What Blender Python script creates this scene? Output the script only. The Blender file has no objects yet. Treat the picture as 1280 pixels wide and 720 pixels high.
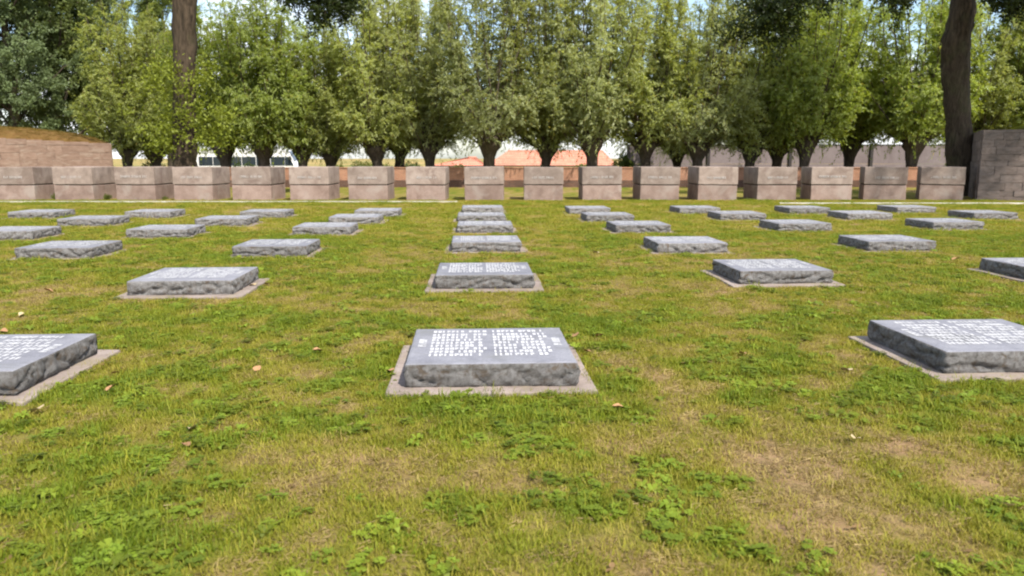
import bpy, bmesh, math, random
import numpy as np
from mathutils import Vector, Matrix, noise as mnoise

random.seed(7)
RNG = np.random.default_rng(11)
S = bpy.context.scene
COL = S.collection

# ------------------------------------------------------------------ camera
F, HX, HY, CAMH = 960.0, 640.0, 360.0, 1.6
PITCH = math.atan((360 - 198) / F)
cam = bpy.data.cameras.new('camera')
cam.sensor_width = 36.0
cam.lens = 27.0
cam.clip_start = 0.05
cam.clip_end = 12000
cam.dof.use_dof = True
cam.dof.focus_distance = 7.0
cam.dof.aperture_fstop = 2.8
camo = bpy.data.objects.new('camera', cam)
COL.objects.link(camo)
camo.location = (0, 0, CAMH)
camo.rotation_euler = (math.pi / 2 - PITCH, 0, 0)
S.camera = camo

# ------------------------------------------------------------------ light
SUN_EL, SUN_AZ = math.radians(50), math.radians(148)      # azimuth from +Y towards +X
to_sun = Vector((math.sin(SUN_AZ) * math.cos(SUN_EL), math.cos(SUN_AZ) * math.cos(SUN_EL), math.sin(SUN_EL)))
W = bpy.data.worlds.new('World')
S.world = W
W.use_nodes = True
nt = W.node_tree
nt.nodes.clear()
sky = nt.nodes.new('ShaderNodeTexSky')
sky.sky_type = 'NISHITA'
sky.sun_disc = False
sky.sun_elevation = SUN_EL
sky.sun_rotation = SUN_AZ
sky.air_density = 1.0
sky.dust_density = 1.2
tc = nt.nodes.new('ShaderNodeTexCoord')
mp = nt.nodes.new('ShaderNodeMapping')
mp.inputs['Scale'].default_value = (1.6, 1.6, 4.0)
cn = nt.nodes.new('ShaderNodeTexNoise')
cn.inputs['Scale'].default_value = 1.7
cn.inputs['Detail'].default_value = 9
cn.inputs['Roughness'].default_value = 0.58
cr = nt.nodes.new('ShaderNodeValToRGB')
cr.color_ramp.elements[0].position = 0.46
cr.color_ramp.elements[1].position = 0.66
cm = nt.nodes.new('ShaderNodeMix')
cm.data_type = 'RGBA'
cm.inputs['B'].default_value = (7.0, 7.1, 7.4, 1)
bg = nt.nodes.new('ShaderNodeBackground')
bg.inputs['Strength'].default_value = 0.14
wo = nt.nodes.new('ShaderNodeOutputWorld')
L = nt.links.new
L(tc.outputs['Generated'], mp.inputs['Vector'])
L(mp.outputs['Vector'], cn.inputs['Vector'])
L(cn.outputs['Fac'], cr.inputs['Fac'])
L(cr.outputs['Color'], cm.inputs['Factor'])
L(sky.outputs['Color'], cm.inputs['A'])
L(cm.outputs['Result'], bg.inputs['Color'])
L(bg.outputs['Background'], wo.inputs['Surface'])

sl = bpy.data.lights.new('sun', 'SUN')
sl.energy = 4.5
sl.angle = math.radians(0.6)
sl.color = (1.0, 0.94, 0.85)
slo = bpy.data.objects.new('sun', sl)
COL.objects.link(slo)
slo.rotation_euler = (-to_sun).to_track_quat('-Z', 'Y').to_euler()
slo.location = (30, -20, 40)

S.view_settings.view_transform = 'Standard'
S.view_settings.look = 'None'
S.view_settings.exposure = 0.85
S.view_settings.gamma = 1.0
S.view_settings.use_curve_mapping = False
S.render.engine = 'CYCLES'
S.cycles.use_denoising = True
S.cycles.max_bounces = 8
S.cycles.diffuse_bounces = 3
S.cycles.transmission_bounces = 6
S.cycles.transparent_max_bounces = 8
S.cycles.filter_width = 2.1

# ------------------------------------------------------------------ helpers
def ray(px, py):
    cx, cy = (px - HX) / F, -(py - HY) / F
    return Vector((cx, math.cos(PITCH) + cy * math.sin(PITCH), -math.sin(PITCH) + cy * math.cos(PITCH)))

def ground_pt(px, py, z=0.0):
    r = ray(px, py)
    t = (z - CAMH) / r.z
    return Vector((r.x * t, r.y * t, z))

def at(px, py, Y):
    r = ray(px, py)
    t = Y / r.y
    return Vector((r.x * t, Y, CAMH + r.z * t))

def tag(o, label=None, cat=None, group=None, kind=None):
    if label: o['label'] = label
    if cat: o['category'] = cat
    if group: o['group'] = group
    if kind or cat: o['kind'] = kind or 'thing'
    return o

def empty(name, loc=(0, 0, 0), rz=0.0):
    o = bpy.data.objects.new(name, None)
    o.empty_display_size = 0.2
    o.location = loc
    o.rotation_euler = (0, 0, rz)
    COL.objects.link(o)
    return o

def link(name, me, parent=None, loc=None):
    o = bpy.data.objects.new(name, me)
    COL.objects.link(o)
    if parent: o.parent = parent
    if loc is not None: o.location = loc
    return o

def pydata(name, v, f, mat=None, smooth=False):
    me = bpy.data.meshes.new(name)
    me.from_pydata([tuple(p) for p in v], [], [tuple(q) for q in f])
    if mat: me.materials.append(mat)
    if smooth:
        me.polygons.foreach_set('use_smooth', np.ones(len(me.polygons), dtype=bool))
    me.update()
    return me

def quads_np(name, V, n, mat, tint=None, smooth=False):
    """V: (n*4,3) vertex array, n separate quads; tint (n,3) colour for each quad"""
    me = bpy.data.meshes.new(name)
    me.vertices.add(n * 4)
    me.vertices.foreach_set('co', np.ascontiguousarray(V, dtype=np.float32).ravel())
    me.loops.add(n * 4)
    me.loops.foreach_set('vertex_index', np.arange(n * 4, dtype=np.int32))
    me.polygons.add(n)
    me.polygons.foreach_set('loop_start', np.arange(0, n * 4, 4, dtype=np.int32))
    me.polygons.foreach_set('loop_total', np.full(n, 4, dtype=np.int32))
    me.update(calc_edges=True)
    me.materials.append(mat)
    if tint is not None:
        a = me.attributes.new('tint', 'FLOAT_COLOR', 'FACE')
        c = np.ones((n, 4), dtype=np.float32)
        c[:, :3] = tint
        a.data.foreach_set('color', c.ravel())
    return me

def bm_mesh(name, bm, mat, smooth=False):
    me = bpy.data.meshes.new(name)
    bm.to_mesh(me)
    bm.free()
    if mat: me.materials.append(mat)
    if smooth:
        me.polygons.foreach_set('use_smooth', np.ones(len(me.polygons), dtype=bool))
    return me

def box_bm(cx, cy, cz, sx, sy, sz, bevel=0.0, seg=1):
    bm = bmesh.new()
    bmesh.ops.create_cube(bm, size=1.0)
    bmesh.ops.scale(bm, vec=(sx, sy, sz), verts=bm.verts)
    if bevel:
        bmesh.ops.bevel(bm, geom=list(bm.edges), offset=bevel, segments=seg, affect='EDGES', profile=0.6)
    bmesh.ops.translate(bm, vec=(cx, cy, cz), verts=bm.verts)
    return bm

def box(name, parent, c, s, mat, bevel=0.0, seg=1):
    return link(name, bm_mesh(name, box_bm(*c, *s, bevel=bevel, seg=seg), mat), parent)

def rough_box(name, c, s, mat, cell=0.12, amp=0.012, bevel=0.02, seed=0, freq=3.0):
    """box with wandering faces and worn edges"""
    bm = box_bm(0, 0, 0, *s, bevel=bevel, seg=2)
    cuts = max(1, int(max(s) / cell / 2))
    bmesh.ops.subdivide_edges(bm, edges=[e for e in bm.edges if e.calc_length() > cell * 1.5], cuts=min(cuts, 8), use_grid_fill=True)
    off = Vector((seed * 7.13, seed * 3.7, seed * 1.9))
    for v in bm.verts:
        d = mnoise.noise_vector(v.co * freq + off)
        v.co += d * amp
    bmesh.ops.translate(bm, vec=c, verts=bm.verts)
    return bm_mesh(name, bm, mat)

def tube_np(path, radii, sides=6):
    path = np.asarray(path, float)
    n = len(path)
    V, Fc = [], []
    for i in range(n):
        t = path[min(i + 1, n - 1)] - path[max(i - 1, 0)]
        t = t / (np.linalg.norm(t) + 1e-9)
        u = np.cross(t, (0.31, 0.95, 0.05) if abs(t[1]) < 0.9 else (1, 0, 0))
        u /= np.linalg.norm(u) + 1e-9
        w = np.cross(t, u)
        for k in range(sides):
            a = 2 * math.pi * k / sides
            V.append(path[i] + radii[i] * (math.cos(a) * u + math.sin(a) * w))
    for i in range(n - 1):
        for k in range(sides):
            a, b = i * sides + k, i * sides + (k + 1) % sides
            Fc.append((a, b, b + sides, a + sides))
    Fc.append(tuple((n - 1) * sides + k for k in range(sides)))
    return V, Fc

def join_vf(parts):
    V, Fc = [], []
    for v, f in parts:
        o = len(V)
        V += list(v)
        Fc += [tuple(i + o for i in q) for q in f]
    return V, Fc

def _hash(ix, iy, seed):
    h = (ix.astype(np.int64) * 374761393 + iy.astype(np.int64) * 668265263 + seed * 1442695041) & 0xffffffff
    h = ((h ^ (h >> 13)) * 1274126177) & 0xffffffff
    h = (h ^ (h >> 16)) & 0xffffffff
    return h / 4294967295.0

def vnoise(x, y, seed=0):
    ix, iy = np.floor(x).astype(np.int64), np.floor(y).astype(np.int64)
    fx, fy = x - ix, y - iy
    fx, fy = fx * fx * (3 - 2 * fx), fy * fy * (3 - 2 * fy)
    a, b = _hash(ix, iy, seed), _hash(ix + 1, iy, seed)
    c, d = _hash(ix, iy + 1, seed), _hash(ix + 1, iy + 1, seed)
    return (a * (1 - fx) + b * fx) * (1 - fy) + (c * (1 - fx) + d * fx) * fy

def fbm(x, y, seed=0, octv=4):
    s, amp, tot = 0, 1.0, 0
    for o in range(octv):
        s = s + amp * vnoise(x * 2 ** o + 17.3 * o, y * 2 ** o - 9.1 * o, seed + o)
        tot += amp
        amp *= 0.55
    return s / tot

ORD = ['', 'first', 'second', 'third', 'fourth', 'fifth', 'sixth', 'seventh', 'eighth', 'ninth', 'tenth', 'eleventh', 'twelfth',
       'thirteenth', 'fourteenth', 'fifteenth', 'sixteenth', 'seventeenth', 'eighteenth', 'nineteenth', 'twentieth']

# ------------------------------------------------------------------ materials
class NT:
    def __init__(self, name):
        self.m = bpy.data.materials.new(name)
        self.m.use_nodes = True
        self.t = self.m.node_tree
        self.b = self.t.nodes['Principled BSDF']
        self.out = self.t.nodes['Material Output']
    def n(self, typ, **kw):
        x = self.t.nodes.new(typ)
        for k, v in kw.items():
            setattr(x, k, v)
        return x
    def l(self, a, b): self.t.links.new(a, b)
    def coords(self, kind='Object'): return self.n('ShaderNodeTexCoord').outputs[kind]
    def noise(self, vec, scale, detail=5, rough=0.55, dist=0.0):
        x = self.n('ShaderNodeTexNoise')
        x.inputs['Scale'].default_value = scale
        x.inputs['Detail'].default_value = detail
        x.inputs['Roughness'].default_value = rough
        x.inputs['Distortion'].default_value = dist
        self.l(vec, x.inputs['Vector'])
        return x.outputs['Fac']
    def ramp(self, fac, stops):
        x = self.n('ShaderNodeValToRGB')
        e = x.color_ramp.elements
        while len(e) < len(stops): e.new(0.5)
        for i, (p, c) in enumerate(stops):
            e[i].position = p
            e[i].color = (c[0], c[1], c[2], 1) if not isinstance(c, (int, float)) else (c, c, c, 1)
        self.l(fac, x.inputs['Fac'])
        return x.outputs['Color']
    def mix(self, a, b, fac, mode='MIX'):
        x = self.n('ShaderNodeMix', data_type='RGBA', blend_type=mode)
        for s, v in (('A', a), ('B', b)):
            if isinstance(v, tuple): x.inputs[s].default_value = (*v, 1)
            else: self.l(v, x.inputs[s])
        if isinstance(fac, (int, float)): x.inputs['Factor'].default_value = fac
        else: self.l(fac, x.inputs['Factor'])
        return x.outputs['Result']
    def bump(self, h, strength=0.5, dist=0.01):
        x = self.n('ShaderNodeBump')
        x.inputs['Strength'].default_value = strength
        x.inputs['Distance'].default_value = dist
        self.l(h, x.inputs['Height'])
        self.l(x.outputs['Normal'], self.b.inputs['Normal'])
    def col(self, c):
        if isinstance(c, tuple): self.b.inputs['Base Color'].default_value = (*c, 1)
        else: self.l(c, self.b.inputs['Base Color'])
        return self
    def rough(self, r, spec=0.3):
        self.b.inputs['Roughness'].default_value = r
        self.b.inputs['Specular IOR Level'].default_value = spec
        return self

def plain(name, c, r=0.6, spec=0.4, metal=0.0):
    m = NT(name)
    nz = m.noise(m.coords(), 6.0)
    m.col(m.ramp(nz, [(0.3, tuple(x * 0.88 for x in c)), (0.7, tuple(min(1, x * 1.1) for x in c))]))
    m.rough(r, spec)
    m.b.inputs['Metallic'].default_value = metal
    return m.m

def stone_mat(name, dark, mid, light, scale=5.0, rough=0.85, bump=0.6, bdist=0.012, stain=None, use='Object', rnd=0.12, speck=0.25):
    m = NT(name)
    co = m.coords(use)
    info = m.n('ShaderNodeObjectInfo')
    add = m.n('ShaderNodeVectorMath', operation='ADD')
    sc = m.n('ShaderNodeVectorMath', operation='SCALE')
    comb = m.n('ShaderNodeCombineXYZ')
    for k in 'XYZ': m.l(info.outputs['Random'], comb.inputs[k])
    m.l(comb.outputs[0], sc.inputs[0]); sc.inputs['Scale'].default_value = 37.0
    m.l(co, add.inputs[0]); m.l(sc.outputs[0], add.inputs[1])
    v = add.outputs[0]
    a = m.noise(v, scale, 8, 0.62, 0.3)
    c = m.ramp(a, [(0.30, dark), (0.5, mid), (0.72, light)])
    g = m.noise(v, scale * 22, 3, 0.7)
    c = m.mix(c, m.ramp(g, [(0.35, 0.25), (0.65, 0.85)]), speck, 'OVERLAY')
    if stain:
        s = m.noise(v, scale * 0.55, 6, 0.65, 0.6)
        c = m.mix(c, stain, m.ramp(s, [(0.52, 0.0), (0.66, 0.75)]))
    # each stone a little lighter or darker than its neighbour
    hv = m.n('ShaderNodeHueSaturation')
    mr = m.n('ShaderNodeMapRange')
    mr.inputs['To Min'].default_value = 1 - rnd
    mr.inputs['To Max'].default_value = 1 + rnd
    m.l(info.outputs['Random'], mr.inputs['Value'])
    m.l(mr.outputs['Result'], hv.inputs['Value'])
    m.l(c, hv.inputs['Color'])
    m.col(hv.outputs['Color'])
    h = m.mix(a, g, 0.35)
    m.bump(h, bump, bdist)
    m.rough(rough, 0.25)
    return m.m

def leaf_mat(name, scale=(1, 1, 1), trans=0.35, rough=0.5, inst=False, spec=0.25):
    m = NT(name)
    at_ = m.n('ShaderNodeAttribute')
    at_.attribute_name = 'tint'
    at_.attribute_type = 'INSTANCER' if inst else 'GEOMETRY'
    c = m.mix(at_.outputs['Color'], tuple(scale), 1.0, 'MULTIPLY')
    if not inst:
        info = m.n('ShaderNodeObjectInfo')
        hv = m.n('ShaderNodeHueSaturation')
        mr = m.n('ShaderNodeMapRange')
        mr.inputs['To Min'].default_value = 0.82
        mr.inputs['To Max'].default_value = 1.15
        m.l(info.outputs['Random'], mr.inputs['Value'])
        m.l(mr.outputs['Result'], hv.inputs['Value'])
        m.l(c, hv.inputs['Color'])
        c = hv.outputs['Color']
    m.col(c)
    m.rough(rough, spec)
    tr = m.n('ShaderNodeBsdfTranslucent')
    yc = m.mix(c, (1.25, 1.2, 0.45), 1.0, 'MULTIPLY')
    m.l(yc, tr.inputs['Color'])
    mx = m.n('ShaderNodeMixShader')
    mx.inputs[0].default_value = trans
    m.l(m.b.outputs[0], mx.inputs[1])
    m.l(tr.outputs[0], mx.inputs[2])
    m.l(mx.outputs[0], m.out.inputs['Surface'])
    return m.m

M = {}
M['slab_top'] = stone_mat('slab_stone', (0.145, 0.145, 0.165), (0.19, 0.19, 0.212), (0.235, 0.235, 0.255), 4.0, 0.55, 0.15, 0.004, (0.15, 0.15, 0.15), rnd=0.13, speck=0.3)
M['slab_side'] = stone_mat('slab_hewn_stone', (0.095, 0.087, 0.078), (0.19, 0.182, 0.175), (0.265, 0.258, 0.252), 24.0, 0.9, 1.0, 0.035, (0.105, 0.072, 0.043), rnd=0.12)
M['plinth'] = stone_mat('plinth_concrete', (0.15, 0.12, 0.10), (0.235, 0.19, 0.165), (0.29, 0.245, 0.22), 4.0, 0.9, 0.5, 0.008, (0.24, 0.20, 0.14), rnd=0.08)
M['letter'] = plain('letter_paint', (0.49, 0.49, 0.50), 0.75)
M['block_cap'] = stone_mat('granite_cap', (0.165, 0.126, 0.103), (0.235, 0.183, 0.152), (0.30, 0.245, 0.21), 2.6, 0.85, 0.6, 0.012, (0.15, 0.105, 0.085), rnd=0.15)
M['block_base'] = stone_mat('granite_base', (0.165, 0.113, 0.092), (0.235, 0.168, 0.138), (0.295, 0.222, 0.188), 2.2, 0.88, 0.6, 0.012, (0.30, 0.25, 0.215), rnd=0.15)
M['joint'] = plain('joint_mortar', (0.07, 0.06, 0.055), 0.95, 0.1)
M['block_letter'] = plain('block_letter_paint', (0.36, 0.33, 0.31), 0.7)
M['bunk_warm'] = stone_mat('bunker_stone_brown', (0.13, 0.082, 0.06), (0.19, 0.125, 0.092), (0.235, 0.163, 0.124), 3.0, 0.9, 0.7, 0.015, (0.26, 0.20, 0.155), rnd=0.045)
M['bunk_grey'] = stone_mat('bunker_stone_grey', (0.10, 0.078, 0.066), (0.165, 0.128, 0.11), (0.21, 0.168, 0.148), 3.0, 0.9, 0.7, 0.015, (0.13, 0.11, 0.10), rnd=0.16)
M['mortar'] = plain('bunker_mortar', (0.17, 0.118, 0.09), 0.95, 0.1)
M['edging'] = stone_mat('edging_stone', (0.30, 0.28, 0.22), (0.42, 0.40, 0.33), (0.5, 0.48, 0.42), 3.0)
M['white_paint'] = plain('coach_white', (0.80, 0.80, 0.80), 0.3, 0.5)
M['dark_glass'] = plain('tinted_glass', (0.03, 0.04, 0.05), 0.08, 0.6)
M['rubber'] = plain('tyre_rubber', (0.025, 0.025, 0.025), 0.8)
M['steel'] = plain('grey_steel', (0.4, 0.4, 0.4), 0.4, 0.5, 0.6)
M['house_wall'] = plain('rendered_wall', (0.70, 0.66, 0.60), 0.9, 0.1)
M['panel'] = stone_mat('concrete_panel', (0.15, 0.12, 0.12), (0.185, 0.152, 0.152), (0.215, 0.18, 0.18), 0.8, 0.9, 0.3, 0.01, rnd=0.06)
M['post'] = plain('dark_post', (0.035, 0.03, 0.028), 0.8)
M['letter_sign'] = plain('signal_yellow', (0.7, 0.5, 0.1), 0.6)

def bark_mat(name, dark, light, sc=9.0):
    m = NT(name)
    co = m.coords()
    mpn = m.n('ShaderNodeMapping')
    mpn.inputs['Scale'].default_value = (1.0, 1.0, 0.22)
    m.l(co, mpn.inputs['Vector'])
    a = m.noise(mpn.outputs[0], sc, 8, 0.65, 0.8)
    b = m.noise(co, 1.3, 4, 0.6)
    c = m.ramp(a, [(0.32, dark), (0.68, light)])
    c = m.mix(c, (0.07, 0.075, 0.03), m.ramp(b, [(0.5, 0.0), (0.75, 0.5)]))
    m.col(c)
    m.bump(a, 0.9, 0.05)
    m.rough(0.92, 0.15)
    return m.m
M['willow_bark'] = bark_mat('willow_bark', (0.035, 0.027, 0.02), (0.12, 0.095, 0.07))
M['oak_bark'] = bark_mat('oak_bark', (0.020, 0.015, 0.010), (0.085, 0.062, 0.041), 8.0)
M['willow_leaf'] = leaf_mat('willow_leaf', trans=0.55)
M['oak_leaf'] = leaf_mat('oak_leaf', trans=0.35)
M['grass'] = leaf_mat('grass_blade', trans=0.35, inst=True, rough=0.55, spec=0.2)
M['dry_leaf'] = plain('fallen_leaf', (0.42, 0.24, 0.11), 0.7, 0.2)

def roof_mat():
    m = NT('red_roof_tile')
    co = m.coords()
    br = m.n('ShaderNodeTexBrick')
    br.inputs['Scale'].default_value = 1.0
    br.inputs['Brick Width'].default_value = 0.3
    br.inputs['Row Height'].default_value = 0.35
    br.inputs['Mortar Size'].default_value = 0.025
    br.inputs['Color1'].default_value = (0.56, 0.24, 0.16, 1)
    br.inputs['Color2'].default_value = (0.49, 0.19, 0.125, 1)
    br.inputs['Mortar'].default_value = (0.30, 0.10, 0.06, 1)
    sep = m.n('ShaderNodeSeparateXYZ'); cmb = m.n('ShaderNodeCombineXYZ')
    m.l(co, sep.inputs[0]); m.l(sep.outputs['X'], cmb.inputs['X']); m.l(sep.outputs['Z'], cmb.inputs['Y'])
    m.l(cmb.outputs[0], br.inputs['Vector'])
    nz = m.noise(co, 0.7, 6)
    c = m.mix(br.outputs['Color'], m.ramp(nz, [(0.3, 0.35), (0.7, 0.75)]), 0.5, 'OVERLAY')
    m.col(c); m.rough(0.85, 0.2)
    return m.m
M['roof'] = roof_mat()

def brick_mat(name, c1, c2, mo):
    m = NT(name)
    co = m.coords()
    sep = m.n('ShaderNodeSeparateXYZ'); cmb = m.n('ShaderNodeCombineXYZ')
    m.l(co, sep.inputs[0]); m.l(sep.outputs['X'], cmb.inputs['X']); m.l(sep.outputs['Z'], cmb.inputs['Y'])
    br = m.n('ShaderNodeTexBrick')
    br.inputs['Scale'].default_value = 1.0
    br.inputs['Brick Width'].default_value = 0.22
    br.inputs['Row Height'].default_value = 0.075
    br.inputs['Mortar Size'].default_value = 0.008
    br.inputs['Color1'].default_value = (*c1, 1)
    br.inputs['Color2'].default_value = (*c2, 1)
    br.inputs['Mortar'].default_value = (*mo, 1)
    m.l(cmb.outputs[0], br.inputs['Vector'])
    nz = m.noise(co, 1.1, 6)
    m.col(m.mix(br.outputs['Color'], m.ramp(nz, [(0.3, 0.3), (0.7, 0.7)]), 0.6, 'OVERLAY'))
    m.rough(0.92, 0.15)
    return m.m
M['brick'] = brick_mat('terracotta_brick', (0.30, 0.145, 0.085), (0.24, 0.11, 0.068), (0.28, 0.20, 0.14))
M['brick_dark'] = brick_mat('dark_brown_brick', (0.11, 0.055, 0.035), (0.075, 0.042, 0.03), (0.12, 0.09, 0.07))

# ------------------------------------------------------------------ the lie of the dry and the lush turf
LUSH = [(775, 405, 0.55, 1.0), (150, 470, 0.5, 0.8), (120, 500, 0.5, 0.6), (610, 515, 0.55, 0.9), (960, 460, 0.6, 0.5), (1150, 510, 0.9, 0.8), (260, 400, 0.9, 0.6),
        (400, 425, 0.8, 0.4), (60, 620, 0.7, 0.4), (500, 690, 0.35, 0.7), (880, 690, 0.35, 0.8), (1150, 630, 0.25, 0.6), (480, 360, 1.0, 0.5), (700, 340, 1.0, 0.5),
        (1060, 300, 1.5, 0.6), (1200, 390, 1.2, 0.6), (380, 300, 1.4, 0.5), (1250, 710, 0.3, 0.6), (100, 440, 0.8, 0.4), (720, 480, 0.35, 0.5), (480, 470, 0.4, 0.4)]
DRY = [(660, 560, 0.35, 0.9), (700, 545, 0.25, 0.8), (560, 585, 0.4, 0.8), (620, 660, 0.3, 1.0), (790, 620, 0.4, 0.5), (950, 560, 0.5, 0.8), (1140, 555, 0.28, 1.1), (1130, 690, 0.3, 1.0),
       (310, 630, 0.3, 0.8), (130, 540, 0.4, 0.7), (260, 460, 0.5, 0.5), (680, 395, 0.5, 0.6), (900, 420, 0.6, 0.5), (240, 540, 0.3, 0.4), (1180, 340, 1.0, 0.5), (130, 340, 1.2, 0.6),
       (640, 350, 0.4, 0.3), (700, 290, 1.2, 0.5), (1000, 350, 0.8, 0.5), (1250, 600, 0.35, 0.8), (780, 705, 0.2, 1.2), (420, 600, 0.3, 0.4), (300, 258, 2.5, 0.6)]
LP = [(ground_pt(x, y), r, w) for x, y, r, w in LUSH]
DP = [(ground_pt(x, y), r, w) for x, y, r, w in DRY]

def dryness(x, y):
    d = 0.455 + 0.6 * (fbm(x * 0.55, y * 0.55, 3, 5) - 0.5) + 1.25 * (fbm(x * 3.6 + 5, y * 3.6, 9, 5) - 0.5)
    for p, r, w in LP:
        d = d - 0.26 * w * np.exp(-(((x - p.x) / (1.25 * r)) ** 2 + ((y - p.y) / (0.9 * r)) ** 2))
    for p, r, w in DP:
        d = d + 0.12 * w * np.exp(-(((x - p.x) / (1.3 * r)) ** 2 + ((y - p.y) / (0.8 * r)) ** 2))
    return np.clip(d, 0, 1)

def terrain(x, y):
    s = np.clip((y - 46) / 60.0, 0, 1)
    s = s * s * (3 - 2 * s)
    u = 0.022 * (fbm(x * 0.8, y * 0.8, 21, 3) - 0.5) + 0.012 * (fbm(x * 5, y * 5, 25, 2) - 0.5)
    return u * np.exp(-np.maximum(y - 30, 0) / 20.0) - 1.6 * s

def build_lawn():
    def axis(lo, hi, step, far0, far1):
        a = list(np.arange(lo, hi + 1e-6, step))
        g, left, right = step, [], []
        p = lo
        while p > far0:
            g *= 1.35; p -= g; left.append(p)
        g, p = step, hi
        while p < far1:
            g *= 1.35; p += g; right.append(p)
        return np.array(left[::-1] + a + right)
    xs = axis(-20, 20, 0.13, -6000, 6000)
    ys = axis(-1, 34, 0.13, -400, 9000)
    X, Y = np.meshgrid(xs, ys)
    Z = terrain(X, Y)
    nx, ny = len(xs), len(ys)
    V = np.stack([X, Y, Z], -1).reshape(-1, 3)
    i = np.arange(nx * ny).reshape(ny, nx)
    Q = np.stack([i[:-1, :-1], i[:-1, 1:], i[1:, 1:], i[1:, :-1]], -1).reshape(-1, 4)
    me = bpy.data.meshes.new('lawn')
    me.vertices.add(len(V)); me.vertices.foreach_set('co', V.astype(np.float32).ravel())
    me.loops.add(len(Q) * 4); me.loops.foreach_set('vertex_index', Q.astype(np.int32).ravel())
    me.polygons.add(len(Q))
    me.polygons.foreach_set('loop_start', np.arange(0, len(Q) * 4, 4, dtype=np.int32))
    me.polygons.foreach_set('loop_total', np.full(len(Q), 4, dtype=np.int32))
    me.polygons.foreach_set('use_smooth', np.ones(len(Q), dtype=bool))
    me.update(calc_edges=True)
    a = me.attributes.new('dry', 'FLOAT', 'POINT')
    a.data.foreach_set('value', dryness(V[:, 0], V[:, 1]).astype(np.float32))
    m = NT('lawn_turf')
    co = m.coords()
    at_ = m.n('ShaderNodeAttribute'); at_.attribute_name = 'dry'
    fine = m.noise(co, 16.0, 6, 0.7)
    wide = m.noise(co, 0.9, 5, 0.6)
    add = m.n('ShaderNodeMath', operation='MULTIPLY_ADD')
    m.l(fine, add.inputs[0]); add.inputs[1].default_value = 0.55
    m.l(at_.outputs['Fac'], add.inputs[2])
    sub = m.n('ShaderNodeMath', operation='SUBTRACT'); m.l(add.outputs[0], sub.inputs[0]); sub.inputs[1].default_value = 0.275
    c = m.ramp(sub.outputs[0], [(0.10, (0.09, 0.12, 0.014)), (0.40, (0.165, 0.155, 0.024)), (0.62, (0.23, 0.17, 0.06)), (0.85, (0.28, 0.18, 0.10))])
    c = m.mix(c, (0.10, 0.10, 0.02), m.ramp(wide, [(0.45, 0.0), (0.7, 0.35)]))
    # farmland further off: stubble and pasture
    sp = m.n('ShaderNodeSeparateXYZ'); m.l(co, sp.inputs[0])
    far = m.n('ShaderNodeMapRange'); far.inputs['From Min'].default_value = 60; far.inputs['From Max'].default_value = 75
    m.l(sp.outputs['Y'], far.inputs['Value'])
    field = m.ramp(m.noise(co, 0.02, 3), [(0.42, (0.10, 0.13, 0.03)), (0.52, (0.34, 0.24, 0.09))])
    c = m.mix(c, field, far.outputs['Result'])
    m.col(c)
    m.bump(m.noise(co, 60.0, 4, 0.7), 0.8, 0.02)
    m.rough(0.95, 0.1)
    me.materials.append(m.m)
    o = link('lawn', me)
    tag(o, 'sunlit patchy lawn with dry straw spots running back to the hedge line', kind='structure')
build_lawn()

# ------------------------------------------------------------------ grave slabs
SW, SD, SH, YAW = 1.20, 1.13, 0.165, math.radians(3.2)
PT = 0.03          # plinth top above the turf

def slab_mesh(seed):
    """rock-faced slab: sawn top, hewn sides"""
    nL, nS, nz = 44, 40, 9
    per = []
    hw, hd = SW / 2, SD / 2
    for k in range(nL): per.append((-hw + SW * k / nL, -hd, 0, -1))
    for k in range(nS): per.append((hw, -hd + SD * k / nS, 1, 0))
    for k in range(nL): per.append((hw - SW * k / nL, hd, 0, 1))
    for k in range(nS): per.append((-hw, hd - SD * k / nS, -1, 0))
    n = len(per)
    V, Fc, mi = [], [], []
    off = Vector((seed * 5.3, seed * 2.1, seed * 9.7))
    for j in range(nz + 1):
        t = j / nz
        for (x, y, nx, ny) in per:
            p = Vector((x, y, t * SH))
            a = mnoise.fractal(p * 13.0 + off, 0.6, 2.1, 5) * 0.019
            r = 1 - abs(mnoise.noise(Vector((p.x * 3.4, p.y * 3.4, p.z * 9.0)) + off * 1.7))
            a -= max(0.0, r - 0.85) * 0.26
            w = math.sin(math.pi * min(1, (t * 0.93 + 0.10))) ** 0.7 if t < 1 else 0
            o = 0.012 * math.sin(math.pi * t) + a * w
            if t == 1:
                o = 0.003 * mnoise.noise(p * 9 + off) - 0.004
            zz = p.z + (0.004 * mnoise.noise(p * 6 + off) if 0 < t < 1 else 0)
            # the lowest course is tucked in under the arris
            if j == 0: o = -0.012 + 0.006 * mnoise.noise(p * 8 + off)
            V.append((x + nx * o, y + ny * o, zz))
    for j in range(nz):
        for k in range(n):
            a, b = j * n + k, j * n + (k + 1) % n
            Fc.append((a, b, b + n, a + n)); mi.append(1)
    # worn arris, then the sawn face
    base = len(V)
    for k, (x, y, nx, ny) in enumerate(per):
        q = V[nz * n + k]
        sx, sy = 1 - 0.018 / SW * 2, 1 - 0.018 / SD * 2
        V.append((q[0] * sx, q[1] * sy, SH + 0.005))
    for k in range(n):
        a, b = nz * n + k, nz * n + (k + 1) % n
        Fc.append((a, b, base + (k + 1) % n, base + k)); mi.append(0)
    Fc.append(tuple(range(base, base + n))); mi.append(0)
    me = pydata('slab', V, Fc)
    me.materials.append(M['slab_top']); me.materials.append(M['slab_side'])
    me.polygons.foreach_set('material_index', np.array(mi, dtype=np.int32))
    sm = np.array([bool(x) for x in mi]); me.polygons.foreach_set('use_smooth', sm)
    me.update()
    return me

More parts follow.
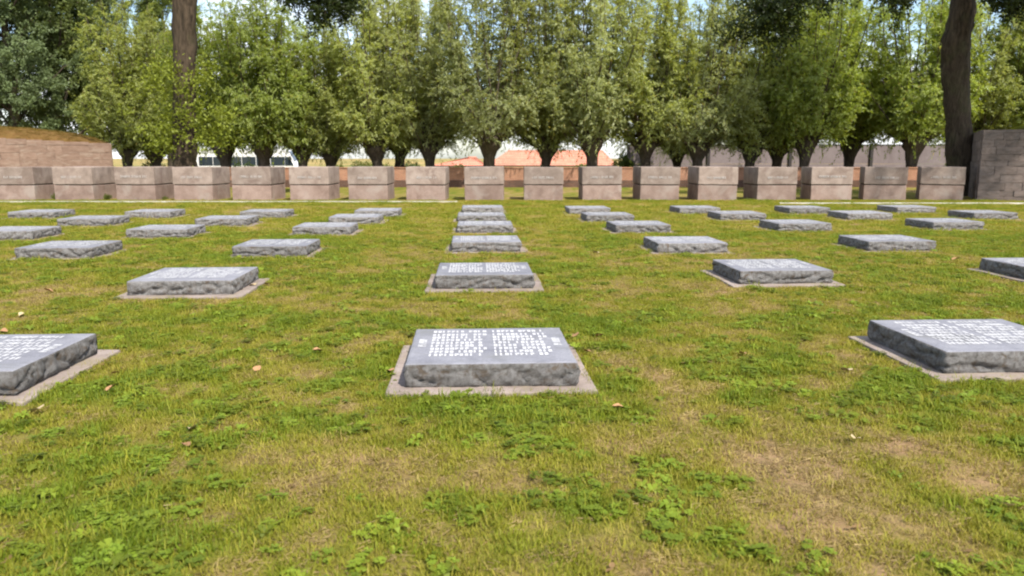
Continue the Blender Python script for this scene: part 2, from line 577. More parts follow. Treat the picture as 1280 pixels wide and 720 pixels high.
def glyph_rows(rows, w, h, seed, cw, chh, weight, z, word=(4, 9)):
    """carved painted marks too worn to read: short strokes set out as lines of lettering"""
    r = random.Random(seed)
    V, Fc = [], []
    def bar(x0, y0, x1, y1):
        o = len(V)
        V.extend([(x0, y0, z), (x1, y0, z), (x1, y1, z), (x0, y1, z)])
        Fc.append((o, o + 1, o + 2, o + 3))
    for yy, frac in rows:
        x, left = -w / 2, r.randint(*word)
        end = -w / 2 + w * frac
        while x < end:
            if left == 0:
                x += cw * 0.75; left = r.randint(*word); continue
            left -= 1
            g = cw * r.choice([0.62, 0.72, 0.8])
            k = r.random()
            bar(x, yy, x + weight, yy + chh)
            if k < 0.75: bar(x + g - weight, yy + (0 if k < 0.45 else chh * 0.4), x + g, yy + chh)
            if k < 0.65: bar(x + weight, yy + chh - weight, x + g - weight, yy + chh)
            if k > 0.25: bar(x + weight, yy, x + g - weight, yy + weight)
            if r.random() < 0.5: bar(x + weight, yy + chh * 0.45, x + g - weight, yy + chh * 0.45 + weight)
            x += cw
    return pydata('inscription', V, Fc, M['letter'])

slab_variants = [slab_mesh(s) for s in range(9)]
plinth_variants = [rough_box('plinth', (0, 0, PT / 2 - 0.06), (SW + 0.25, SD + 0.27, PT + 0.12), M['plinth'], cell=0.2, amp=0.012, bevel=0.012, seed=s + 3, freq=2.5) for s in range(5)]
TOPZ = SH + 0.0075
def col_text(seed):
    r = random.Random(seed)
    rows = [(0.415, r.uniform(0.92, 1.0))]
    rows += [(0.30 - 0.091 * i, r.uniform(0.88, 1.0)) for i in range(8)]
    return glyph_rows(rows, 0.42, 0.6, seed, 0.037, 0.066, 0.0135, TOPZ)
text_variants = [col_text(s) for s in range(8)]
def side_text(seed):
    me = glyph_rows([(-0.03, 1.0)], 0.25, 0.1, seed, 0.05, 0.06, 0.017, TOPZ, (9, 9))
    me.transform(Matrix.Rotation(math.pi / 2, 4, 'Z'))
    return me
mark_variants = [side_text(70 + s) for s in range(4)]

SLABS = []      # (centre, yaw) for the turf
def slab(px, py, side, row, colname, i, loc=None, label=None):
    """px,py: a lower front corner (side -1 left, +1 right) or the middle of the front foot (0)"""
    yaw = YAW + math.radians(random.uniform(-0.7, 0.7))
    ex, ey = Vector((math.cos(yaw), math.sin(yaw), 0)), Vector((-math.sin(yaw), math.cos(yaw), 0))
    if loc is None:
        p = ground_pt(px, py, 0.02)
        c = p - ex * (side * SW / 2) + ey * (SD / 2)
    else:
        c = Vector(loc)
    c.z = 0
    root = empty('grave_slab', (c.x, c.y, 0), yaw)
    far = c.y > 11
    pl = link('plinth', plinth_variants[i % 5], root)
    if far: pl.location.z = -0.02
    if i % 2: pl.rotation_euler.z = math.pi
    s = link('slab', slab_variants[i % 9], root, (0, 0, PT - (0.02 if far else 0.0)))
    if (i // 9) % 2: s.rotation_euler.z = math.pi
    for sx in (-1, 1):
        link('inscription', text_variants[(i * 2 + (sx > 0)) % 8], root, (sx * 0.238, -0.02, s.location.z))['kind'] = 'stuff'
        link('side_mark', mark_variants[(i + (sx > 0)) % 4], root, (sx * (SW / 2 - 0.085), 0.06, s.location.z))['kind'] = 'stuff'
    tag(root, label or f'grey lettered slab, {ORD[row]} from the front in the {colname}', 'grave slab', 'flat grave slabs set in rows on the lawn')
    SLABS.append((c.x, c.y, yaw))
    return root

CN = 'central column'
R1, R2, R3, R4 = 'first column right of centre', 'second column right of centre', 'third column right of centre', 'rightmost column'
L1, L2, L3, L4 = 'first column left of centre', 'second column left of centre', 'third column left of centre', 'leftmost column'
table = [
    (615, 485.5, 0, 1, CN), (606, 361.5, 0, 2, CN), (608.5, 314, 0, 3, CN), (606.5, 290.5, 0, 4, CN), (602, 277, 0, 5, CN), (603.5, 266, 0, 6, CN),
    (1181, 469, -1, 1, R1), (1040, 355, 1, 2, R1), (909, 315, 1, 3, R1), (838, 290, 1, 4, R1), (792, 276.5, 1, 5, R1), (763, 267, 1, 6, R1),
    (1169, 312.5, 1, 2, R2), (1039, 288, 1, 3, R2), (957, 274.5, 1, 4, R2), (900, 266.5, 1, 5, R2),
    (1230, 286, 1, 1, R3), (1115, 274, 1, 2, R3), (1037, 266.5, 1, 3, R3),
    (1272, 273.5, 1, 1, R4), (1170, 265.5, 1, 2, R4),
    (20, 496, 1, 1, L1), (160, 370.5, -1, 2, L1), (291, 320, -1, 3, L1), (366, 293, -1, 4, L1), (411, 279.5, -1, 5, L1), (443, 270.5, -1, 6, L1),
    (19, 322.5, -1, 1, L2), (158, 296.5, -1, 2, L2), (244, 282, -1, 3, L2), (300, 272, -1, 4, L2),
    (-38, 299, -1, 1, L3), (72, 282, -1, 2, L3), (156, 272, -1, 3, L3),
    (10, 272.5, -1, 1, L4)]
special = {(CN, 1): 'large grey slab nearest the camera in the centre, two blocks of white names',
           (R1, 1): 'large dark-sided grey slab in the foreground at the right edge',
           (L1, 1): 'grey slab cut off by the left edge of the foreground'}
for i, (px, py, sd, row, cname) in enumerate(table):
    slab(px, py, sd, row, cname, i, label=special.get((cname, row)))
a, b = SLABS[7], SLABS[0]
slab(0, 0, 0, 1, R2, 40, loc=(a[0] + 3.88, a[1] + 0.16, 0), label='flat grey slab cut off by the right edge, behind the foreground right slab')

# ------------------------------------------------------------------ memorial blocks
BY = ground_pt(640, 250.5).y
BW, BD, BH = 1.50, 1.85, 1.27
JZ = 0.575
cap_v = [rough_box('cap_stone', (0, BD / 2, (JZ + 0.035 + BH) / 2), (BW + 0.02, BD + 0.04, BH - JZ - 0.035), M['block_cap'], 0.22, 0.012, 0.022, s, 2.0) for s in range(4)]
base_v = [rough_box('base_stone', (0, BD / 2, (JZ - 0.12) / 2), (BW, BD, JZ + 0.12), M['block_base'], 0.22, 0.012, 0.02, s + 9, 2.0) for s in range(4)]
def block_text(seed):
    r = random.Random(seed)
    me = glyph_rows([(0, 1.0)], r.uniform(0.75, 1.05), 0.1, seed, 0.062, 0.085, 0.016, 0, (3, 8))
    me.materials.clear(); me.materials.append(M['block_letter'])
    me.transform(Matrix.Rotation(math.pi / 2, 4, 'X'))
    return me
bt_v = [block_text(200 + s) for s in range(6)]
BPX = [-4, 69, 146, 218, 291, 363, 436, 508, 581, 655, 728, 800, 872, 946, 1014, 1083, 1154]
joint_me = bm_mesh('joint', box_bm(0, BD / 2, JZ + 0.0175, BW - 0.08, BD - 0.08, 0.05), M['joint'])
for i, px in enumerate(BPX):
    x = (px + 24.3 - HX) / F * (BY / math.cos(PITCH) * 1.0)
    x = at(px + 24.3, 250.5, BY).x
    root = empty('memorial_block', (x, BY + (0.15 if i > 14 else 0), 0), math.radians(random.uniform(-0.5, 0.5) + {14: -8, 15: -19, 16: -24}.get(i, 0)))
    root.rotation_euler.x = math.radians(random.uniform(-0.5, 0.5)); root.rotation_euler.y = math.radians(random.uniform(-0.5, 0.5))
    link('base_stone', base_v[i % 4], root)
    link('joint', joint_me, root)
    c = link('cap_stone', cap_v[(i * 3 + 1) % 4], root)
    t = link('inscription', bt_v[i % 6], c, (random.uniform(-0.06, 0.06), -0.036, JZ + 0.27 + random.uniform(-0.03, 0.03)))
    t['kind'] = 'stuff'
    nm = 'leftmost' if i == 0 else ('rightmost, beside the tall stone wall' if i == 16 else (ORD[i + 1] + ' from the left'))
    if i == 8: nm = 'ninth, behind the central column of slabs'
    tag(root, f'pinkish granite memorial block in the row, {nm}', 'memorial block', 'row of granite memorial blocks')

edge_z = 0.006
for k, (x0, x1, y) in enumerate([(-21.5, -2.0, 28.4), (9.5, 18.5, 27.4)]):
    r = bmesh.new()
    n = int((x1 - x0) / 0.5)
    pts = [(x0 + (x1 - x0) * j / n, y + 0.02 * mnoise.noise(Vector((j * 0.4, k, 0)))) for j in range(n + 1)]
    lo = [r.verts.new((a, b - 0.06, 0.05)) for a, b in pts]; hi = [r.verts.new((a, b + 0.06, 0.05)) for a, b in pts]
    for j in range(n): r.faces.new((lo[j], lo[j + 1], hi[j + 1], hi[j]))
    lo2 = [r.verts.new((a, b - 0.06, -0.05)) for a, b in pts]
    for j in range(n): r.faces.new((lo2[j], lo2[j + 1], lo[j + 1], lo[j]))
    o = link('stone_edging', bm_mesh('stone_edging', r, M['edging']))
    tag(o, 'thin pale stone edging strip in front of the ' + ('left' if k == 0 else 'right') + ' memorial blocks', 'edging')

# ------------------------------------------------------------------ bunkers of coursed stone with turf tops
def unit_stones(mat, n=5, amp=0.03, bev=0.035):
    out = []
    for s in range(n):
        out.append(rough_box('stone', (0, 0, 0), (1, 1, 1), mat, cell=0.6, amp=amp, bevel=bev, seed=s + 31, freq=1.3))
    return out

def stone_face(parent, p0, u, length, top, stones, course, lens, rnd, core_inset=0.04):
    """p0: lower start, u: unit vector along the wall, top(t): height there"""
    nrm = Vector((u.y, -u.x, 0))
    rz = math.atan2(u.y, u.x)
    z, k = -0.1, 0
    while True:
        h = rnd.uniform(*course)
        s = 0.0 if k % 2 == 0 else -rnd.uniform(0.1, 0.3)
        any_ = False
        while s < length:
            w = rnd.uniform(*lens)
            a, b = max(s, 0.0), min(s + w, length)
            if length - b < 0.2: b = length
            t = (a + b) / 2 / length
            zt = min(z + h, top(t))
            if b - a > 0.06 and zt - z > 0.05:
                any_ = True
                c = p0 + u * ((a + b) / 2) + Vector((0, 0, (z + zt) / 2)) + nrm * rnd.uniform(-0.012, 0.018)
                o = link('stone', stones[rnd.randrange(len(stones))], parent, c)
                o.scale = (b - a - 0.006, 0.16, zt - z - 0.005)
                o.rotation_euler = (0, 0, rz)
            s = b
            if b >= length: break
        z += h; k += 1
        if not any_ or z > 4: break

def dome(name, parent, cx, cy, z0, rx, ry, rz, mat, n=40, p=2.0):
    V, Fc = [], []
    m = 14
    for j in range(m + 1):
        ph = math.pi / 2 * j / m
        for k in range(n):
            a = 2 * math.pi * k / n
            ca, sa = math.cos(a), math.sin(a)
            e = 2 / p
            x = rx * math.copysign(abs(ca) ** e, ca) * math.cos(ph)
            y = ry * math.copysign(abs(sa) ** e, sa) * math.cos(ph)
            zz = z0 + rz * math.sin(ph)
            d = mnoise.fractal(Vector((x, y, zz)) * 1.6, 1, 2, 3) * 0.05
            V.append((cx + x * (1 + d * 0.1), cy + y * (1 + d * 0.1), zz + d * math.sin(ph)))
    for j in range(m):
        for k in range(n):
            a, b = j * n + k, j * n + (k + 1) % n
            Fc.append((a, b, b + n, a + n))
    Fc.append(tuple(m * n + k for k in range(n)))
    return link(name, pydata(name, V, Fc, mat, True), parent)

def turf_mat(name, stops):
    m = NT(name)
    co = m.coords()
    m.col(m.ramp(m.noise(co, 5.0, 7, 0.7), stops))
    m.bump(m.noise(co, 30, 4, 0.7), 1.0, 0.05)
    m.rough(0.95, 0.1)
    return m.m
M['turf_dry'] = turf_mat('dry_brown_turf', [(0.3, (0.11, 0.06, 0.02)), (0.5, (0.17, 0.095, 0.032)), (0.7, (0.16, 0.11, 0.035))])
M['turf_green'] = turf_mat('green_turf', [(0.3, (0.05, 0.06, 0.015)), (0.7, (0.11, 0.12, 0.03))])

rnd = random.Random(5)
LA = math.radians(27)
LU, LV_ = Vector((math.cos(LA), math.sin(LA), 0)), Vector((-math.sin(LA), math.cos(LA), 0))
LC = at(138.5, 200, 37.0); LC.z = 0                       # right front corner
LL = 11.0
LO = LC - LU * LL
zt1 = at(138, 179.5, 37.0).z
p_ = LC - LU * 4.2
zt0 = at(0, 171.5, p_.y).z
root = empty('bunker', LO, LA)
tag(root, 'low brown stone bunker with domed dry turf roof behind the left blocks', 'bunker')
bpy.context.view_layer.update()
zl = zt1 + (zt0 - zt1) * 1.6
def ltop(t): return zl + (zt1 - zl) * (t ** 1.5)
core = [(0.05, 0.08, -0.1), (LL - 0.1, 0.08, -0.1), (LL - 0.1, 6.5, -0.1), (0.05, 6.5, -0.1)]
V = core + [(0.05, 0.08, zl - 0.03), (LL - 0.1, 0.08, zt1 - 0.04), (LL - 0.1, 6.5, zt1 - 0.04), (0.05, 6.5, zl - 0.03)]
link('core', pydata('core', V, [(0, 1, 5, 4), (1, 2, 6, 5), (2, 3, 7, 6), (3, 0, 4, 7), (4, 5, 6, 7)], M['mortar']), root)
ws = unit_stones(M['bunk_warm'], 5, 0.015, 0.014)
stone_face(root, Vector((0, 0, 0)), Vector((1, 0, 0)), LL, ltop, ws, (0.26, 0.36), (0.5, 1.1), rnd)
stone_face(root, Vector((LL - 0.02, 0.09, 0)), Vector((0, 1, 0)), 6.4, lambda t: zt1, ws, (0.26, 0.36), (0.5, 1.1), rnd)
dt = LO + LU * 4.6 + LV_ * 3.3
ztop = at(0, 157.5, dt.y).z
DOMES = []
DOMES.append(dome('turf_roof', root, 4.4, 3.3, zt1 - 0.1, 6.55, 3.2, ztop - zt1 + 0.12, M['turf_dry'], p=2.2))

RBX0, RBY = at(1221.5, 240, BY + 0.1).x, BY + 0.1
zr = at(1240, 162.5, RBY).z
RU = Vector((math.cos(math.radians(-27)), math.sin(math.radians(-27)), 0))
RV = Vector((-RU.y, RU.x, 0))
root = empty('stone_wall_bunker', (RBX0, RBY, 0))
tag(root, 'tall grey-brown coursed stone wall with turf top at the right edge', 'bunker')
V = [tuple(RU * a + RV * b + Vector((0, 0, -0.1))) for a, b in ((0.08, 0.08), (8.9, 0.08), (8.9, 6), (0.08, 6))]
V += [(x, y, zr - 0.03) for x, y, _ in V]
link('core', pydata('core', V, [(0, 1, 5, 4), (1, 2, 6, 5), (2, 3, 7, 6), (3, 0, 4, 7), (4, 5, 6, 7)], M['mortar']), root)
gs = unit_stones(M['bunk_grey'])
B0 = Vector((RBX0, RBY, 0))
stone_face(root, Vector((0, 0, 0)), RU, 9.0, lambda t: zr, gs, (0.2, 0.34), (0.35, 0.95), rnd)
stone_face(root, RV * 6.0 + RU * 0.02, -RV, 5.9, lambda t: zr, gs, (0.2, 0.34), (0.35, 0.95), rnd)
dm = dome('turf_roof', root, 5.6, 3.1, zr - 0.04, 4.3, 2.9, 0.75, M['turf_green'], p=2.4)
dm.rotation_euler = (0, 0, math.radians(-27))
DOMES.append(dm)

# ------------------------------------------------------------------ brick wall beyond the blocks
WY = ground_pt(640, 234).y
wx0, wx1 = -17.0, 34.0
root = empty('brick_wall', (wx0, WY, 0))
tag(root, 'low terracotta brick boundary wall with darker lower band behind the memorial blocks', 'wall')
WL = wx1 - wx0
ztw = at(640, 210, WY).z
box('wall_face', root, (WL / 2, 0, ztw / 2 + 0.1), (WL, 0.24, ztw - 0.25), M['brick'])
box('plinth', root, (WL / 2, 0, 0.17), (WL, 0.34, 0.46), M['brick_dark'], 0.02)  # thicker, darker brown band along the lower part of the wall
nb = 34
cop = bm_mesh('coping_stone', box_bm(0, 0, 0, WL / nb - 0.012, 0.32, 0.07, 0.01), M['brick'])
for k in range(nb):
    link('coping_stone', cop, root, (WL * (k + 0.5) / nb, 0, ztw + 0.01))

# ------------------------------------------------------------------ grey panel wall on the right
PY = 58.0
def gz(y): return float(terrain(np.array([0.0]), np.array([float(y)]))[0])
root = empty('panel_wall', (at(785, 198, PY).x, PY, gz(PY)))
tag(root, 'long grey concrete panel wall with dark posts behind the right willows', 'wall')
pp = [785, 885, 987, 1088, 1190, 1292, 1394]
zp = at(900, 181.5, PY).z - gz(PY)
for k, x in enumerate(pp):
    xx = at(x, 198, PY).x - root.location.x
    box('post', root, (xx, -0.08, (zp + 0.05) / 2), (0.22, 0.24, zp + 0.05), M['post'], 0.01)
    if k < len(pp) - 1:
        x2 = at(pp[k + 1], 198, PY).x - root.location.x
        for q in range(2):
            box('panel', root, ((xx + x2) / 2, 0, zp * (0.25 + 0.5 * q)), (x2 - xx - 0.24, 0.10, zp * 0.5 - 0.012), M['panel'], 0.008)
        box('coping', root, ((xx + x2) / 2, 0, zp + 0.03), (x2 - xx - 0.24, 0.16, 0.06), M['post'])

# ------------------------------------------------------------------ houses with red roofs
def house(px0, px1, py_ridge, py_eave, Y, label, depth=8.0, hip=0.35, gable=None):
    z0 = gz(Y)
    a, b = at(px0, 198, Y), at(px1, 198, Y)
    Lh = b.x - a.x
    ze = at(px0, py_eave, Y - 0.3).z - z0
    zr_ = at(px0, py_ridge, Y + depth / 2).z - z0
    root = empty('farmhouse', (a.x, Y, z0))
    tag(root, label, 'house', 'red roofed houses beyond the willows')
    t = 0.25
    w = box('wall', root, (Lh / 2, depth / 2, ze / 2 - 0.02), (Lh - 0.6, depth - 0.6, ze), M['house_wall'])
    o = 0.35
    h = hip * depth
    V = [(-o, -o, ze), (Lh + o, -o, ze), (Lh + o, depth + o, ze), (-o, depth + o, ze), (h, depth / 2, zr_), (Lh - h * 0.4, depth / 2, zr_)]
    V += [(x, y, z - 0.14) for x, y, z in V[:4]]
    Fc = [(0, 1, 5, 4), (1, 2, 5), (2, 3, 4, 5), (3, 0, 4), (0, 6, 7, 1), (1, 7, 8, 2), (2, 8, 9, 3), (3, 9, 6, 0), (9, 8, 7, 6)]
    rf = link('roof', pydata('roof', V, Fc, M['roof']), root)
    box('ridge_tile', rf, ((h + Lh - h * 0.4) / 2, depth / 2, zr_ + 0.02), (Lh - 1.4 * h, 0.28, 0.14), M['roof'], 0.03)
    box('gutter', rf, (Lh / 2, -o - 0.08, ze - 0.08), (Lh + 2 * o, 0.14, 0.12), M['post'])
    n = max(2, int(Lh / 3.2))
    for k in range(n):
        x = Lh * (k + 0.5) / n
        if k == n // 2:
            d = box('door', root, (x, 0.28, min(2.0, ze - 0.15) / 2), (0.95, 0.08, min(2.0, ze - 0.15)), M['post'])
        else:
            f = box('window', root, (x, 0.28, ze * 0.58), (1.1, 0.08, ze * 0.4), M['white_paint'])
            box('pane', f, (x, 0.235, ze * 0.58), (0.94, 0.02, ze * 0.4 - 0.14), M['dark_glass'])
HY_ = 118.0
house(536, 606, 196.5, 207, HY_ + 3, 'pinkish red tiled farmhouse roof left of the thick willow trunk', 8.0, 0.9)
house(612, 768, 188.5, 206.5, HY_, 'long salmon red tiled roof with pale walls seen between willow trunks', 11.0, 0.25)

# ------------------------------------------------------------------ white coach
def coach():
    Y = 66.0
    z0 = gz(Y)
    x0, x1 = at(243, 198, Y).x, at(371, 198, Y).x
    Lc = x1 - x0
    zr_ = at(300, 186.5, Y).z - z0
    root = empty('white_coach', (x0, Y, z0))
    tag(root, 'white coach with dark window band parked beyond the left willows', 'coach')
    prof = [(0.0, 0.45), (0.0, zr_ - 0.35), (0.12, zr_ - 0.08), (0.4, zr_), (Lc - 1.15, zr_), (Lc - 0.75, zr_ - 0.12), (Lc - 0.3, zr_ - 0.95), (Lc - 0.02, zr_ * 0.42), (Lc, 0.45)]
    Wd = 2.3
    n = len(prof)
    V = []
    for yy, ins in ((0, 0.0), (0.0, 0), (Wd, 0), (Wd, 0)): pass
    for yy in (0.0, Wd): V += [(x, yy, z) for x, z in prof]
    Fc = [tuple(range(n)), tuple(reversed(range(n, 2 * n)))] + [(k, k + n, (k + 1) % n + n, (k + 1) % n) for k in range(n)]
    bm = bmesh.new()
    vs = [bm.verts.new(v) for v in V]
    for f in Fc: bm.faces.new([vs[i] for i in f])
    bmesh.ops.recalc_face_normals(bm, faces=bm.faces)
    bmesh.ops.bevel(bm, geom=list(bm.edges), offset=0.07, segments=2, affect='EDGES')
    link('body', bm_mesh('body', bm, M['white_paint']), root)
    zb, ztp = at(300, 207, Y).z - z0, at(300, 196, Y).z - z0
    k = 0
    x = 0.35
    while x < Lc - 2.1:
        box('window', root, (x + 0.6, -0.012, (zb + ztp) / 2), (1.17, 0.03, ztp - zb), M['dark_glass'], 0.006)
        x += 1.22
    wv = [(x, -0.03, zb), (Lc - 0.28, -0.03, zb), (Lc - 0.62, -0.03, ztp), (x, -0.03, ztp), (x, 0.02, zb), (Lc - 0.28, 0.02, zb), (Lc - 0.62, 0.02, ztp), (x, 0.02, ztp)]
    link('cab_window', pydata('cab_window', wv, [(0, 1, 2, 3), (0, 4, 5, 1), (1, 5, 6, 2), (2, 6, 7, 3), (3, 7, 4, 0)], M['dark_glass']), root)
    a, b = Vector((Lc - 0.72, 0, zr_ - 0.16)), Vector((Lc - 0.3, 0, zr_ - 0.95))
    nn = Vector((b.z - a.z, 0, a.x - b.x)).normalized() * -0.02
    wv = [tuple(a + nn + Vector((0.03, 0.15, 0))), tuple(b + nn + Vector((0, 0.15, 0))), tuple(b + nn + Vector((0, Wd - 0.15, 0))), tuple(a + nn + Vector((0.03, Wd - 0.15, 0)))]
    link('windscreen', pydata('windscreen', wv, [(0, 1, 2, 3)], M['dark_glass']), root)
    for wx in (1.7, Lc - 2.2):
        for yy in (0.14, Wd - 0.14):
            bm = bmesh.new()
            bmesh.ops.create_cone(bm, cap_ends=True, segments=24, radius1=0.45, radius2=0.45, depth=0.28)
            bmesh.ops.rotate(bm, matrix=Matrix.Rotation(math.pi / 2, 3, 'X'), verts=bm.verts)
            bmesh.ops.translate(bm, vec=(wx, yy, 0.45), verts=bm.verts)
            w = link('wheel', bm_mesh('wheel', bm, M['rubber']), root)
            bm = bmesh.new()
            bmesh.ops.create_cone(bm, cap_ends=True, segments=16, radius1=0.24, radius2=0.2, depth=0.32)
            bmesh.ops.rotate(bm, matrix=Matrix.Rotation(math.pi / 2, 3, 'X'), verts=bm.verts)
            bmesh.ops.translate(bm, vec=(wx, yy, 0.45), verts=bm.verts)
            link('rim', bm_mesh('rim', bm, M['steel']), w)
    box('bumper', root, (Lc - 0.02, Wd / 2, 0.55), (0.18, Wd - 0.1, 0.3), M['post'], 0.04)
    for yy in (0.3, Wd - 0.3):
        box('headlight', root, (Lc + 0.0, yy, 0.85), (0.08, 0.32, 0.16), M['steel'], 0.02)
    box('mirror', root, (Lc - 0.5, -0.22, zr_ - 0.75), (0.12, 0.2, 0.34), M['post'], 0.03)
coach()

# ------------------------------------------------------------------ leaves
def leaf_quads(P, D, length, width, rng, droop=0.0, face=None, loose=0.55):
    """P base points, D unit directions -> rhombic leaves folded a little about the midrib"""
    n = len(P)
    R = rng.normal(size=(n, 3))
    if face is not None: R = face + R * loose          # leaves turn their upper side to the light outside the crown
    side = np.cross(D, R)
    side /= np.linalg.norm(side, axis=1, keepdims=True) + 1e-9
    up = np.cross(side, D)
    l = (length * rng.uniform(0.65, 1.25, n))[:, None]
    w = (width * rng.uniform(0.7, 1.25, n))[:, None]
    mid = P + D * l * 0.45
    tip = P + D * l - up * l * 0.12 + np.array([0, 0, -1]) * l * droop
    V = np.stack([P, mid + side * w * 0.5 + up * w * 0.18, tip, mid - side * w * 0.5 + up * w * 0.18], 1)
    return V.reshape(-1, 3)

def norm(a): return a / (np.linalg.norm(a, axis=-1, keepdims=True) + 1e-9)

def willow_variant(seed, base_col, H=12.0, Wr=2.4, head=2.15, n_stem=64, n_twig=48, n_leaf=18):
    """pollard: stems fan from a knuckled head; returns meshes trunk, limbs, crown"""
    rng = np.random.default_rng(seed)
    rr = random.Random(seed)
    # trunk with swollen head
    prof = [(-0.3, 0.42), (0.0, 0.37), (0.4, 0.30), (1.0, 0.28), (1.45, 0.30), (1.75, 0.40), (2.0, 0.56), (2.2, 0.62), (2.36, 0.50), (2.45, 0.2)]
    sides = 22
    V, Fc = [], []
    lean = (rr.uniform(-0.12, 0.12), rr.uniform(-0.1, 0.1))
    for j, (z, r) in enumerate(prof):
        for k in range(sides):
            a = 2 * math.pi * k / sides
            p = Vector((math.cos(a) * r, math.sin(a) * r, z))
            d = 1 + 0.30 * mnoise.fractal(p * 2.6 + Vector((seed * 3.1, 0, 0)), 1, 2, 3) + (0.10 * math.sin(a * 5 + seed) if z < 0.5 else 0)
            V.append((p.x * d + lean[0] * max(z, 0), p.y * d + lean[1] * max(z, 0), z + 0.05 * mnoise.noise(p * 4)))
    for j in range(len(prof) - 1):
        for k in range(sides):
            a, b = j * sides + k, j * sides + (k + 1) % sides
            Fc.append((a, b, b + sides, a + sides))
    Fc.append(tuple((len(prof) - 1) * sides + k for k in range(sides)))
    trunk = pydata('trunk', V, Fc, M['willow_bark'], True)
    hx, hy = lean[0] * head, lean[1] * head
    # stems
    limbs, P_all, D_all, T_all = [], [], [], []
    for s in range(n_stem):
        az = rng.uniform(0, 2 * math.pi)
        u = (s + 0.5) / n_stem
        spread = 0.10 + 0.92 * u ** 1.05                    # radians from the vertical
        top = H - head
        Ls = top * (1.0 - 0.55 * u ** 1.5) * rng.uniform(0.80, 1.06)
        Ls = min(Ls, Wr * rng.uniform(0.8, 1.15) / max(0.12, math.sin(spread * 0.72)))
        m = 9
        pts = [np.array([hx + 0.42 * math.cos(az) * min(1, spread), hy + 0.42 * math.sin(az) * min(1, spread), head + 0.1 * rng.uniform(-1.5, 1)])]
        azw = az
        for j in range(m):
            f = j / m
            sp = spread * (1.12 - 0.60 * f) + (0.35 * u * max(0, f - 0.6))
            azw += rng.normal() * 0.22; sp += rng.normal() * 0.10
            d = np.array([math.sin(sp) * math.cos(azw), math.sin(sp) * math.sin(azw), math.cos(sp)])
            pts.append(pts[-1] + d * Ls / m)
        pts = np.array(pts)
        limbs.append(tube_np(pts, [0.055 * (1 - 0.85 * j / m) + 0.006 for j in range(m + 1)], 4))
        # twigs
        nt_ = int(n_twig * (0.55 + 0.6 * Ls / top))
        t = rng.uniform(0.05, 1.0, nt_) ** 0.72 * m
        t = np.minimum(t, m - 1e-3)
        i0 = t.astype(int)
        fr = (t - i0)[:, None]
        B = pts[i0] * (1 - fr) + pts[i0 + 1] * fr
        tan = norm(pts[i0 + 1] - pts[i0])
        rv = norm(rng.normal(size=(nt_, 3)))
        out = np.array([math.cos(azw), math.sin(azw), 0.0])
        dirs = norm(tan * 0.45 + rv * 1.0 + out * 0.25 + np.array([0, 0, 0.15]))
        tl = rng.uniform(0.4, 1.35, nt_) * (1.05 - 0.35 * (t / m))
        st = rng.uniform(-1, 1)
        for q in range(n_leaf):
            f = (q + rng.uniform(0, 1, nt_)) / n_leaf
            sag = -0.22 * (f ** 2) * tl
            p = B + dirs * (tl * f)[:, None] + np.stack([0 * f, 0 * f, sag], 1) + rng.normal(size=(nt_, 3)) * 0.035
            ld = norm(dirs * 0.9 + norm(rng.normal(size=(nt_, 3))) * 0.75 + np.array([0, 0, -0.22]))
            P_all.append(p); D_all.append(ld)
            T_all.append(np.stack([np.full(nt_, st), rng.normal(size=nt_), f], 1))
    P, D, T = np.concatenate(P_all), np.concatenate(D_all), np.concatenate(T_all)
    face = P - np.array([hx, hy, 5.0]); face[:, 2] *= 0.5
    face = norm(norm(face) + np.array([0, 0, 0.7]))
    V4 = leaf_quads(P, D, 0.18, 0.058, rng, 0.10, face)
    col = np.array(base_col)[None, :] * (1 + 0.16 * T[:, :1] + 0.14 * T[:, 1:2])
    pale = np.clip(0.22 + 0.18 * T[:, 1:2] + 0.10 * T[:, :1], 0, 0.5)
    col = col * (1 - pale) + np.array([0.42, 0.45, 0.31])[None, :] * pale
    yel = (rng.random(len(P)) < 0.03)[:, None]
    col = np.where(yel, np.array([0.30, 0.25, 0.07])[None, :], col)
    crown = quads_np('crown', V4, len(P), M['willow_leaf'], np.clip(col, 0.01, 1))
    v, f = join_vf(limbs)
    return trunk, pydata('limbs', v, f, M['willow_bark'], True), crown

OLIVE = (0.29, 0.33, 0.062)
SILVER = (0.33, 0.37, 0.14)
BRIGHT = (0.26, 0.335, 0.027)
wv = {'s1': willow_variant(1, SILVER), 's2': willow_variant(2, OLIVE, 12.4, 2.15), 's3': willow_variant(3, SILVER, 12.2, 2.45),
      'b1': willow_variant(4, BRIGHT, 10.8, 2.15), 'b2': willow_variant(5, BRIGHT, 10.2, 2.05), 'o1': willow_variant(6, OLIVE, 12.0, 2.3)}

def willow(px, Y, kind, sc, rz, label, sz=1.0):
    x = at(px, 198, Y).x
    root = empty('pollard_willow', (x, Y, gz(Y) - 0.02), rz)
    root.scale = (sc, sc, sc * sz)
    t, l, c = wv[kind]
    link('trunk', t, root); link('limbs', l, root); link('crown', c, root)
    tag(root, label, 'tree', 'row of pollard willows behind the wall')

